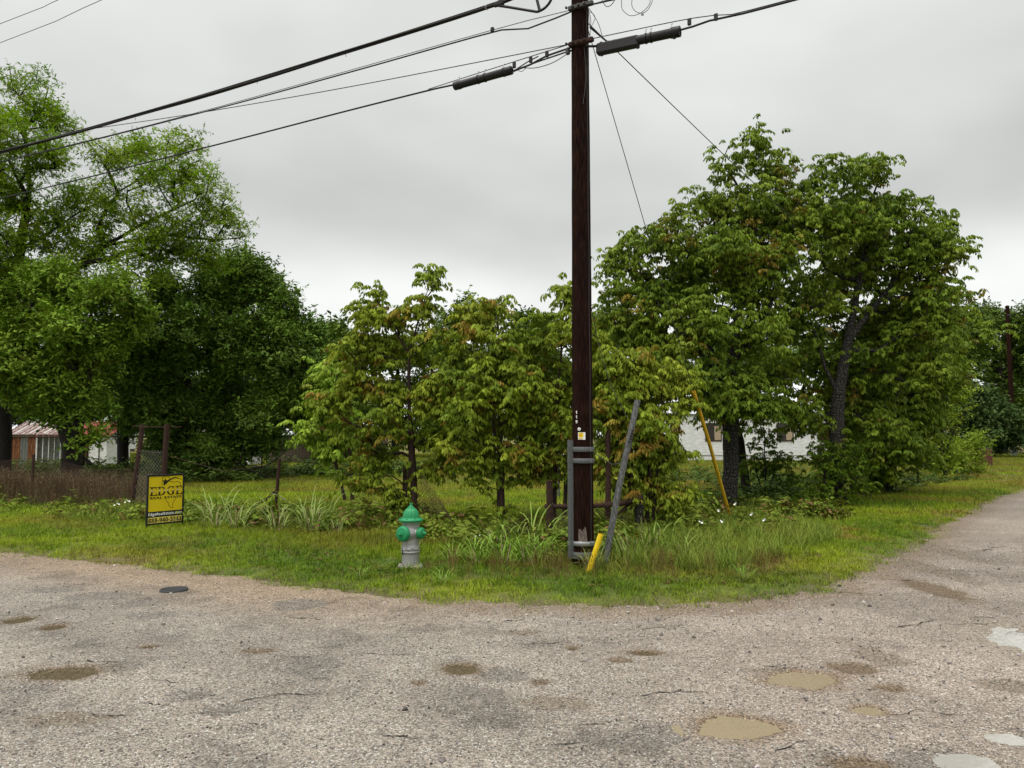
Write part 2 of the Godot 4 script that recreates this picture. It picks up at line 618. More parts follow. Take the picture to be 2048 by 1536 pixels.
func ground_and_road():
	# soil and thatch under the grass
	var gm := mat("soil", 1, 1, 1, 0.95)
	gm.vertex_color_use_as_albedo = true
	gm.albedo_texture = noise_tex(1024, 0.03, [[0.15, 0.45, 0.42, 0.36], [0.5, 0.85, 0.83, 0.78], [0.85, 1, 1, 1]], 5)
	gm.uv1_scale = Vector3(0.9, 0.9, 1)
	gm.heightmap_enabled = true
	gm.heightmap_scale = 2.0
	gm.heightmap_texture = noise_tex(512, 0.06, [[0, 0, 0, 0], [1, 1, 1, 1]], 4)
	var soil := func(x: float, z: float) -> Array:
		var s := side_of(x, z)
		var c := lawn_tint(x, z, s)
		c = Color(c.r * 0.7, c.g * 0.62, c.b * 1.2)
		var mud := Color(0.16, 0.125, 0.085)
		c = c.lerp(mud, 1.0 - smoothstep(0.0, 0.45, s + 0.25 * n_edge.get_noise_2d(x * 2.0, z * 2.0)))
		return [lot_height(x, z, s), c, s]
	grid("ground", axis([[-900, -100, 100], [-100, -30, 5], [-30, -12, 0.5], [-12, 12, 0.12], [12, 30, 0.5], [30, 100, 5], [100, 900, 100]]),
		axis([[-900, -100, 100], [-100, -40, 4], [-40, -20, 0.5], [-20, -6.5, 0.12], [-6.5, 20, 1.5], [20, 120, 25]]), soil, gm, func(_s): return true)

	# chip seal road: chips bedded in binder, dips, patches, wear
	var stones := FastNoiseLite.new()
	stones.noise_type = FastNoiseLite.TYPE_CELLULAR
	stones.seed = 5
	stones.frequency = 0.12
	stones.cellular_jitter = 1.0
	stones.fractal_type = FastNoiseLite.FRACTAL_NONE
	stones.cellular_return_type = FastNoiseLite.RETURN_CELL_VALUE
	var chips := NoiseTexture2D.new()
	chips.width = 2048
	chips.height = 2048
	chips.seamless = true
	chips.seamless_blend_skirt = 0.02
	chips.noise = stones
	chips.color_ramp = ramp([[0.0, 0.169, 0.153, 0.137], [0.1, 0.325, 0.289, 0.247], [0.24, 0.494, 0.436, 0.364], [0.4, 0.598, 0.527, 0.436], [0.55, 0.442, 0.39, 0.332], [0.68, 0.702, 0.617, 0.52], [0.8, 0.546, 0.448, 0.358], [0.9, 0.858, 0.793, 0.702], [0.97, 0.95, 0.949, 0.884]], true)
	var gaps: FastNoiseLite = stones.duplicate()
	gaps.cellular_return_type = FastNoiseLite.RETURN_DISTANCE2_SUB
	var binder := NoiseTexture2D.new()
	binder.width = 2048
	binder.height = 2048
	binder.seamless = true
	binder.seamless_blend_skirt = 0.02
	binder.noise = gaps
	binder.color_ramp = ramp([[0.0, 0.36, 0.355, 0.35], [0.08, 0.68, 0.675, 0.67], [0.24, 1, 1, 1]])
	var relief := NoiseTexture2D.new()
	relief.width = 2048
	relief.height = 2048
	relief.seamless = true
	relief.seamless_blend_skirt = 0.02
	relief.noise = gaps
	relief.color_ramp = ramp([[0.0, 0, 0, 0], [0.35, 0.7, 0.7, 0.7], [1, 1, 1, 1]])
	var rm := mat("chip_seal", 1, 1, 1, 0.62)
	rm.metallic_specular = 0.3
	rm.albedo_texture = chips
	rm.vertex_color_use_as_albedo = true
	rm.uv1_scale = Vector3(0.41, 0.41, 1)
	rm.detail_enabled = true
	rm.detail_blend_mode = BaseMaterial3D.BLEND_MODE_MUL
	rm.detail_uv_layer = BaseMaterial3D.DETAIL_UV_1
	rm.detail_albedo = binder
	rm.heightmap_enabled = true
	rm.heightmap_scale = 0.6
	rm.heightmap_texture = relief
	# x, z, half width, half length, depth, kind: 0 water, 1 wet brown dip, 2 smooth grey patch, 3 damp dark stain, 4 water with sky glare painted pale
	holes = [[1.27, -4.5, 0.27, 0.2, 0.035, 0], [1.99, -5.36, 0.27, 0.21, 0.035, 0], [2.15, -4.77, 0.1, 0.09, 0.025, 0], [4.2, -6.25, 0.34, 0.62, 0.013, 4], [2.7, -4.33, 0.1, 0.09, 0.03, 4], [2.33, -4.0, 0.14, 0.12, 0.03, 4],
		[-3.13, -5.49, 0.29, 0.17, 0.03, 1], [-3.97, -6.79, 0.12, 0.11, 0.025, 1], [-4.42, -7.03, 0.15, 0.14, 0.02, 1], [-2.86, -6.16, 0.08, 0.07, 0.02, 1], [-0.36, -5.59, 0.17, 0.13, 0.02, 1], [0.47, -6.14, 0.06, 0.07, 0.02, 1], [1.02, -5.99, 0.13, 0.09, 0.02, 1],
		[-4.25, -8.09, 0.36, 0.2, 0.008, 2], [-3.66, -7.73, 0.24, 0.16, 0.008, 2], [-4.94, -8.43, 0.3, 0.17, 0.008, 2], [-2.81, -6.43, 0.17, 0.12, 0.006, 2], [-3.12, -5.12, 0.16, 0.13, 0.008, 2], [-1.42, -5.67, 0.18, 0.25, 0.008, 2], [-2.09, -7.69, 0.26, 0.25, 0.005, 2], [-0.04, -5.46, 0.16, 0.15, 0.008, 2],
		[0.83, -4.41, 0.17, 0.16, 0.01, 2], [-0.24, -5.1, 0.18, 0.14, 0.006, 2], [-1.72, -4.76, 0.13, 0.11, 0.012, 2], [-2.06, -5.03, 0.13, 0.12, 0.008, 2], [2.16, -4.04, 0.26, 0.13, 0.006, 2], [-3.34, -7.22, 0.2, 0.15, 0.006, 2], [2.75, -5.9, 0.17, 0.26, 0.004, 3], [0.27, -4.89, 0.2, 0.14, 0.004, 3],
		[2.49, -5.17, 0.12, 0.09, 0.015, 1], [2.44, -5.6, 0.17, 0.15, 0.012, 1], [4.55, -8.4, 0.2, 0.6, 0.01, 1], [1.75, -3.98, 0.15, 0.1, 0.012, 1], [-0.62, -5.28, 0.05, 0.05, 0.012, 1], [0.8, -5.79, 0.09, 0.06, 0.012, 1], [0.19, -5.31, 0.06, 0.06, 0.012, 1], [5.2, -9.7, 0.2, 1.0, 0.01, 3], [-1.95, -6.05, 0.12, 0.06, 0.01, 1], [-1.5, -4.45, 0.08, 0.06, 0.012, 2], [0.1, -6.6, 0.15, 0.1, 0.006, 3], [-2.6, -4.6, 0.25, 0.1, 0.004, 3], [3.3, -5.2, 0.2, 0.15, 0.005, 3], [6.2, -11.4, 0.22, 1.3, 0.01, 3]]
	var paving := func(x: float, z: float) -> Array:
		var s := side_of(x, z)
		var y := 0.004 * n_fine.get_noise_2d(x * 0.8, z * 0.8) + 0.006 * n_clump.get_noise_2d(x, z)
		var a := n_clump.get_noise_2d(x * 2.0 + 7.0, z * 2.0)
		var b := n_fine.get_noise_2d(x * 2.0, z * 2.0)
		var track := n_clump.get_noise_2d((x * 0.886 + z * 0.465) * 0.12, (z * 0.886 - x * 0.465) * 1.5 + 60.0)
		var t := 0.74 + 0.15 * a + 0.12 * b + 0.2 * track - 0.16 * smoothstep(0.2, 0.55, n_clump.get_noise_2d(x * 3.1 - 50.0, z * 3.1))
		var c := Color(t * 0.985, t, t * 1.02)
		# pinkish loose gravel near the corner
		c = c.lerp(Color(t * 1.03, t * 0.98, t * 0.98), smoothstep(-0.5, 2.5, x) * 0.7)
		# silt washed along the edge of the grass
		var sandy := smoothstep(-1.6, -0.2, s) * smoothstep(0.5, -2.5, x)
		c = c.lerp(Color(t * 1.12, t * 0.98, t * 0.84), sandy)
		var silt := smoothstep(-0.55, 0.0, s + 0.3 * n_edge.get_noise_2d(x * 1.5, z * 1.5)) * (0.75 if x > -1.0 else 0.35)
		c = c.lerp(Color(0.54, 0.46, 0.37), silt)
		for q in holes:
			var dx: float = (x - q[0]) / q[2]
			var dz: float = (z - q[1]) / q[3]
			if absf(dx) > 2.1 or absf(dz) > 2.1:
				continue
			var r := sqrt(dx * dx + dz * dz) + 0.34 * n_fine.get_noise_2d(x * 1.6 + q[0] * 3.0, z * 1.6) + 0.14 * n_fine.get_noise_2d(x * 6.0, z * 6.0)
			var k := smoothstep(1.15, 0.85, r)
			if q[5] == 2:
				k = smoothstep(1.06, 0.96, r)
			y -= q[4] * (smoothstep(1.05, 0.45, r) if q[5] != 2 else k)
			match int(q[5]):
				0: c = c.lerp(Color(0.50, 0.40, 0.28), maxf(k * 0.85, 0.45 * smoothstep(1.6, 1.0, r)))
				1: c = c.lerp(Color(0.33, 0.26, 0.17), maxf(k * 0.8, 0.35 * smoothstep(1.7, 1.0, r)))
				2: c = c.lerp(Color(0.48, 0.49, 0.51), k * 0.75)
				3: c = c.lerp(Color(0.48, 0.44, 0.39), k * 0.7)
				4: c = c.lerp(Color(0.68, 0.66, 0.60), maxf(k * 0.7, 0.5 * smoothstep(1.7, 1.0, r)))  # road paled under and around the puddles with painted sky glare
		return [y, c, s]
	grid("road", axis([[-60, -20, 4], [-20, -8, 0.4], [-8, 8, 0.032], [8, 20, 0.4], [20, 76, 4]]),
		axis([[-90, -30, 4], [-30, -14, 0.5], [-14, -9, 0.1], [-9, -3.2, 0.032], [-3.2, 6, 0.5]]), paving, rm, func(s): return s > -8.0 and s < 0.9)
	water()
	cracks()
	loose_stones()


func water():
	var muddy := mat("muddy_water", 0.42, 0.35, 0.235, 0.04)
	muddy.metallic_specular = 0.6
	var painted_glare := mat("painted_glare_water", 0.62, 0.61, 0.57, 0.05)  # pale albedo stands in for bright sky mirrored on the water
	painted_glare.metallic_specular = 0.8
	var thin := mat("thin_water", 0.13, 0.095, 0.05, 0.12)
	for m in [muddy, painted_glare]:
		m.heightmap_enabled = true
		m.heightmap_scale = 0.1
		m.heightmap_texture = noise_tex(256, 0.02, [[0, 0, 0, 0], [1, 1, 1, 1]], 3)
		m.uv1_triplanar = true
		m.uv1_world_triplanar = true
		m.uv1_scale = Vector3(1.6, 1.6, 3.1)
	for e in [[muddy, 0.62], [painted_glare, 0.5], [thin, 0.25]]:
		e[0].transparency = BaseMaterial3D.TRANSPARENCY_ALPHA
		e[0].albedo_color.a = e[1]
	var names := {0: "muddy tan puddle", 1: "shallow brown puddle", 4: "pale puddle with painted sky glare"}
	var spots := ["nearest the frame's bottom, right of the pole", "below the yellow guy guard", "small, between the two larger tan puddles", "long, at the right edge of the photo", "round, at the right edge near the bottom", "cut by the bottom edge at the right", "broad, at the left below the sign", "left of the broad one, in front of the water cover", "at the far left edge of the road", "tiny, below the sign's right side", "irregular, in the middle of the road", "tiny, straight below the pole", "narrow, right of the pole's foot"]
	for i in holes.size():
		var q: Array = holes[i]
		if q[5] == 2 or q[5] == 3 or i > 12:
			continue
		var st := new_st()
		st.set_smooth_group(1)
		var n := 28
		var lvl := road_dip(q[0], q[1]) - (0.011 if q[5] != 4 else 0.006)
		for k in n:
			var a0 := TAU_ * k / n
			var a1 := TAU_ * (k + 1) / n
			tri(st, Vector3(0, 0, 0), Vector3(cos(a1) * q[2] * 1.35, 0, sin(a1) * q[3] * 1.35), Vector3(cos(a0) * q[2] * 1.35, 0, sin(a0) * q[3] * 1.35))
		var o := obj("puddle", st, muddy if q[5] == 0 else (painted_glare if q[5] == 4 else thin))
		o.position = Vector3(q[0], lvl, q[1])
		o.set_meta("kind", "structure")
		o.set_meta("label", "%s %s" % [names[int(q[5])], spots[i]])


func cracks():
	# broken edges of the surface: open seams with a lip
	var cm := mat("open_seam", 0.02, 0.017, 0.014, 0.9)
	var road: Node = get_node("road")
	var runs := [[-3.0, -5.75, 0.45, 0.1], [-2.85, -5.62, 0.2, -0.3], [-2.3, -5.28, 0.32, 0.25], [-1.95, -5.0, 0.25, -0.1], [-2.2, -4.85, 0.2, 0.3], [-1.75, -4.72, 0.3, -0.15], [-1.45, -4.52, 0.16, 0.2], [-1.65, -5.9, 0.25, 0.0], [-1.3, -5.35, 0.2, 0.15],
		[1.95, -5.62, 0.4, -0.35], [2.35, -4.72, 0.3, -0.4], [2.6, -4.7, 0.3, 0.2], [1.5, -4.2, 0.5, -0.5], [3.6, -6.9, 0.7, -0.3], [4.4, -6.6, 0.6, -0.2], [4.6, -9.0, 0.8, 0.05], [5.6, -9.6, 0.9, 0.0], [-4.6, -6.85, 0.35, 0.05], [-3.6, -5.3, 0.3, 0.2], [-0.6, -4.35, 0.3, 0.1], [0.3, -4.25, 0.2, -0.2], [3.6, -8.2, 0.6, 0.0], [5.4, -7.6, 0.7, 0.1], [7.0, -11.4, 1.6, -0.6]]
	var g := RandomNumberGenerator.new()
	g.seed = 77
	for i in 20:
		var z := -g.randf_range(4.1, 8.0)
		var x := g.randf_range(-0.62, 0.62) * -z
		if side_of(x, z) < -0.5:
			runs.append([x, z, g.randf_range(0.2, 0.7), g.randf_range(-0.5, 0.5)])
	for r in runs:
		var st := new_st()
		st.set_smooth_group(-1)
		var n := 14
		var prev := []
		var p := Vector2(r[0] - r[2] * 0.5 * cos(r[3]), r[1] - r[2] * 0.5 * sin(r[3]))
		var ang: float = r[3]
		for i in n + 1:
			var w: float = (0.0015 + 0.009 * g.randf() * g.randf()) * sin(PI * (i + 0.3) / (n + 0.6)) * (1.0 + r[2])
			var cur := [Vector3(p.x, 0.0045 + road_dip(p.x, p.y - w), p.y - w), Vector3(p.x, 0.0045 + road_dip(p.x, p.y + w), p.y + w)]
			if i > 0:
				quad(st, prev[1], cur[1], cur[0], prev[0])
			prev = cur
			ang = r[3] + g.randf_range(-0.75, 0.75)
			p += Vector2(cos(ang), sin(ang)) * r[2] / n
		obj("seam", st, cm, road)


func road_dip(x: float, z: float) -> float:
	return 0.004 * n_fine.get_noise_2d(x * 0.8, z * 0.8) + 0.006 * n_clump.get_noise_2d(x, z)


func loose_stones():
	var g := RandomNumberGenerator.new()
	g.seed = 91
	var st := new_st()
	st.set_smooth_group(-1)
	var ph := SphereMesh.new()
	ph.radius = 0.5
	ph.height = 0.7
	ph.radial_segments = 6
	ph.rings = 3
	var a: Array = ph.get_mesh_arrays()
	var src: PackedVector3Array = a[Mesh.ARRAY_VERTEX]
	var ix: PackedInt32Array = a[Mesh.ARRAY_INDEX]
	for i in ix:
		var p := src[i]
		st.add_vertex(p * (1.0 + 0.35 * sin(p.x * 9.0 + p.z * 7.0 + p.y * 5.0)))
	st.generate_normals()
	var mesh := st.commit()
	var sm := mat("loose_chip", 1, 1, 1, 0.6)
	sm.vertex_color_use_as_albedo = true
	var xf := []
	var cols := []
	while xf.size() < 20000:
		var x := g.randf_range(-7.5, 7.5)
		var z := -lerpf(3.6, 12.0, pow(g.randf(), 1.5))
		if absf(x) > -z * 0.75 + 0.4:
			continue
		var s := side_of(x, z)
		if s > 0.15 or g.randf() > 0.35 + 0.65 * smoothstep(-2.5, 2.0, x) * smoothstep(-2.8, -0.3, s):
			continue
		var r := 0.004 + 0.007 * pow(g.randf(), 3.0)
		if g.randf() < 0.006:
			r = g.randf_range(0.014, 0.028)
		var b := Basis(Vector3(g.randf() - 0.5, g.randf() - 0.5, g.randf() - 0.5).normalized(), g.randf() * TAU_).scaled(Vector3(1, 0.8, 1) * r * 1.6)
		var dip := 0.0
		for q in holes:
			if (q[5] < 2 or q[5] == 4) and pow((x - q[0]) / q[2], 2) + pow((z - q[1]) / q[3], 2) < 1.3:
				dip = 1.0
		if dip > 0.0:
			continue
		xf.append(Transform3D(b, Vector3(x, road_dip(x, z) + r * 0.35, z)))
		var t := g.randf_range(0.13, 0.5)
		var dark := g.randf() < 0.12
		cols.append(Color(0.06, 0.055, 0.05) if dark else Color(t, t * g.randf_range(0.86, 0.96), t * g.randf_range(0.74, 0.9)))
	multi("gravel", mesh, xf, cols, sm)
	tag(get_node("gravel"), "loose pinkish gravel chips scattered over the worn road", "gravel")
	# the iron cover by the verge
	var lid := thing("water_valve_cover", "round dark iron valve cover set in the road below the yard sign", "cover", Vector3(-3.62, 0.004, -8.35))
	var iron := mat("cast_iron", 0.045, 0.047, 0.05, 0.55, 0.3)
	var s2 := new_st()
	lathe(s2, [Vector3(0.142, -0.01, 0), Vector3(0.142, 0.012, 0), Vector3(0.136, 0.017, 0), Vector3(0.125, 0.017, 0), Vector3(0.121, 0.010, 0), Vector3(0.002, 0.012, 0)], Transform3D(), 36)
	obj("ring", s2, iron, lid)
	for k in 6:
		var s3 := new_st()
		box(s3, Transform3D(Basis(), Vector3(0, 0.0135, -0.075 + 0.03 * k)), Vector3(2.0 * sqrt(0.0125 - pow(-0.075 + 0.03 * k, 2)), 0.005, 0.011), 0.002)
		obj("rib", s3, iron, lid)


# ---------------------------------------------------------------- buildings behind the lot
func far_buildings():
	# white mobile home
	var h := thing("mobile_home", "long white mobile home with a boarded window seen under the broad trees", "mobile home", Vector3(11.0, 0.0, -50.0))
	h.rotation.y = -0.06
	var st := new_st()
	box(st, Transform3D(Basis(), Vector3(5.0, 1.70, -1.8)), Vector3(11.0, 2.6, 3.6), 0.02)
	obj("wall", st, M.white_siding, h)
	for k in 16:
		st = new_st()
		box(st, Transform3D(Basis(), Vector3(5.0, 0.5 + 0.165 * k, 0.008)), Vector3(11.0, 0.145, 0.022), 0.004)
		obj("siding_board", st, M.white_siding, h)
	st = new_st()
	box(st, Transform3D(Basis(), Vector3(5.0, 0.2, -1.8)), Vector3(10.9, 0.4, 3.5), 0.0)
	obj("skirting", st, M.white_siding, h)
	st = new_st()
	box(st, Transform3D(Basis(), Vector3(5.0, 3.05, -1.8)), Vector3(11.3, 0.1, 3.9), 0.02)
	obj("roof", st, M.grey_sheet, h)
	for wx in [[2.05, 1.25], [6.6, 1.0], [9.2, 1.0]]:
		st = new_st()
		for e in [[-0.5, 0.0, 0.06, 1.15], [0.5, 0.0, 0.06, 1.15], [0.0, 0.56, 1.06, 0.06], [0.0, -0.56, 1.06, 0.06]]:
			box(st, Transform3D(Basis(), Vector3(e[0], e[1], 0)), Vector3(e[2], e[3], 0.05), 0.008)
		var w := obj("window", st, M.rust, h)
		w.position = Vector3(wx[0], 1.9, 0.045)
		st = new_st()
		box(st, Transform3D(Basis(), Vector3(0, 0, -0.01)), Vector3(0.97, 1.09, 0.01))
		obj("pane", st, M.pane_dark, w)
		for k in 7:
			st = new_st()
			box(st, Transform3D(Basis(Vector3(1, 0, 0), 0.4), Vector3(-0.2, -0.45 + 0.15 * k, 0.008)), Vector3(0.5, 0.09, 0.006))
			obj("slat", st, M.old_board, w)
		st = new_st()
		box(st, Transform3D(Basis(), Vector3(0.26, -0.06, 0.016)), Vector3(0.4, 0.9, 0.012))
		obj("board", st, M.ply, w)

	# small rusty shed
	var s := thing("metal_shed", "small shed of rust and grey corrugated sheets with a striped rusty roof", "shed", Vector3(-22.6, 0.0, -35.6))
	s.rotation.y = 0.22
	for k in 10:
		st = new_st()
		box(st, Transform3D(Basis(), Vector3(-0.47 + 0.105 * k, 0.85, 0.0)), Vector3(0.1, 1.7, 0.03 + 0.02 * (k % 2)), 0.012)
		obj("front_sheet", st, M.grey_sheet if k in [4, 5, 6] else M.rust_sheet, s)
	for k in 9:
		st = new_st()
		box(st, Transform3D(Basis(), Vector3(0.6 + 0.22 * k, 0.85, -0.3 - 0.09 * k)), Vector3(0.21, 1.7, 0.03), 0.008)
		obj("side_sheet", st, M.grey_sheet if k < 8 else M.rust_sheet, s)
	var roof := obj("roof", roof_panel(), M.roof_sheet, s)
	roof.position = Vector3(0.35, 1.74, -0.5)
	for k in 11:
		st = new_st()
		tube(st, [Vector3(-1.05 + 0.2 * k, 0.03, 0.62), Vector3(-0.65 + 0.2 * k, 0.6, -0.75)], 0.022, 0.022, 6)
		obj("roof_rib", st, M.white_siding if k % 3 == 2 else M.roof_sheet, roof)
	# pale sheets and a red sheet roof behind it
	var b := thing("red_roofed_shed", "pale shed with a patched red sheet roof behind the two dark stems", "shed", Vector3(-24.4, 0.0, -43.5))
	st = new_st()
	box(st, Transform3D(Basis(), Vector3(0, 0.85, 0)), Vector3(4.4, 1.7, 2.6), 0.02)
	obj("wall", st, M.white_siding, b)
	st = new_st()
	box(st, Transform3D(Basis(Vector3(1, 0, 0), 0.35), Vector3(0.4, 2.05, 0.4)), Vector3(4.2, 0.06, 2.4), 0.01)
	obj("roof", st, M.red_paint, b)
	for k in 7:
		st = new_st()
		box(st, Transform3D(Basis(), Vector3(-1.8 + 0.6 * k, 0.85, 1.32)), Vector3(0.06, 1.6, 0.04), 0.008)
		obj("batten", st, M.old_board, b)
	# low pale house across the bright grass
	var p := thing("pale_house", "low pale house with a flat roof line across the bright grass at the far left", "house", Vector3(-46.0, 0.0, -76.0))
	st = new_st()
	box(st, Transform3D(Basis(), Vector3(0, 1.1, -2.5)), Vector3(13, 1.6, 5), 0.02)
	obj("wall", st, M.white_siding, p)
	st = new_st()
	box(st, Transform3D(Basis(), Vector3(0, 2.1, -2.4)), Vector3(13.6, 0.45, 5.6), 0.04)
	obj("roof", st, M.grey_sheet, p)
	st = new_st()
	box(st, Transform3D(Basis(), Vector3(0, 0.2, -2.5)), Vector3(12.8, 0.42, 4.9))
	obj("base", st, M.old_board, p)
	# a piece of a white building in the gap of the dark tree
	var q := thing("pale_outbuilding", "pale outbuilding glimpsed through the right side of the dark rounded tree", "shed", Vector3(-15.6, 0.0, -42.0))
	st = new_st()
	box(st, Transform3D(Basis(), Vector3(0, 1.1, -1.0)), Vector3(2.6, 2.2, 2.0), 0.02)
	obj("wall", st, M.white_siding, q)
	st = new_st()
	box(st, Transform3D(Basis(Vector3(1, 0, 0), 0.12), Vector3(0, 2.3, -1.0)), Vector3(3.0, 0.08, 2.4), 0.02)
	obj("roof", st, M.grey_sheet, q)
	# white dish behind the pole
	var d := thing("satellite_dish", "white dish on a low post half hidden by leaves left of the pole", "dish", Vector3(1.22, 0.03, -20.2))
	st = new_st()
	var xf := Transform3D(Basis(Vector3(0, 1, 0), 0.9) * Basis(Vector3(1, 0, 0), 1.15), Vector3(0, 1.28, 0))
	lathe(st, [Vector3(0.01, 0, 0), Vector3(0.12, 0.015, 0), Vector3(0.22, 0.055, 0), Vector3(0.30, 0.11, 0), Vector3(0.31, 0.115, 0), Vector3(0.31, 0.10, 0), Vector3(0.22, 0.04, 0), Vector3(0.01, -0.015, 0)], xf, 28)
	obj("reflector", st, M.sign_white, d)
	st = new_st()
	tube(st, [Vector3(0, 0, -0.03), Vector3(0, 1.3, -0.05), Vector3(0.02, 1.95, 0.04)], 0.03)
	obj("post", st, M.galvanised, d)
	st = new_st()
	tube(st, [xf * Vector3(0, -0.01, 0.28), xf * Vector3(0, 0.3, 0.1), xf * Vector3(0, 0.4, 0.0)], 0.014)
	obj("feed_arm", st, M.rust, d)
	st = new_st()
	box(st, Transform3D(Basis(), Vector3(0.02, 1.93, 0.1)), Vector3(0.16, 0.1, 0.12), 0.02)
	obj("receiver", st, M.white_siding, d)


func roof_panel() -> SurfaceTool:
	var st := new_st()
	st.set_smooth_group(-1)
	var a := Vector3(-1.1, 0, 0.65)
	var b := Vector3(1.1, 0, 0.65)
	var c := Vector3(1.5, 0.6, -0.8)
	var d := Vector3(-0.7, 0.6, -0.8)
	quad(st, a, b, c, d)
	var t := Vector3(0, -0.04, 0)
	quad(st, d + t, c + t, b + t, a + t)
	quad(st, a + t, b + t, b, a)
	quad(st, b + t, c + t, c, b)
	quad(st, c + t, d + t, d, c)
	quad(st, d + t, a + t, a, d)
	return st


# ---------------------------------------------------------------- fences
func wire_net(at: Callable, length: float, height: float, step: float, r: float, parts := 7) -> SurfaceTool:
	# diamond mesh: two families of slanting wires carried over a curved sheet at(s, h)
	var st := new_st()
	st.set_smooth_group(-1)
	var k := -int(height / step)
	while k * step < length:
		for fam in 2:
			var pts := []
			for i in parts + 1:
				var hh := height * i / parts
				var s := k * step + (hh if fam == 0 else height - hh)
				if s < 0.0 or s > length:
					continue
				pts.append(at.call(s, hh))
			for i in pts.size() - 1:
				var f := frame_of(pts[i + 1] - pts[i])
				for e in 3:
					var o1: Vector3 = (f.x * cos(TAU_ * e / 3) + f.z * sin(TAU_ * e / 3)) * r
					var o2: Vector3 = (f.x * cos(TAU_ * (e + 1) / 3) + f.z * sin(TAU_ * (e + 1) / 3)) * r
					quad(st, pts[i] + o1, pts[i + 1] + o1, pts[i + 1] + o2, pts[i] + o2)
		k += 1
	return st


func post(parent: Node, foot: Vector3, top: Vector3, r: float, m: Material, called := "post"):
	var st := new_st()
	var mid := foot.lerp(top, 0.5) + Vector3(0.01, 0, 0.006)
	tube(st, [foot - Vector3(0, 0.3, 0), foot, mid, top], r, r * 0.97, 10)
	return obj(called, st, m, parent)


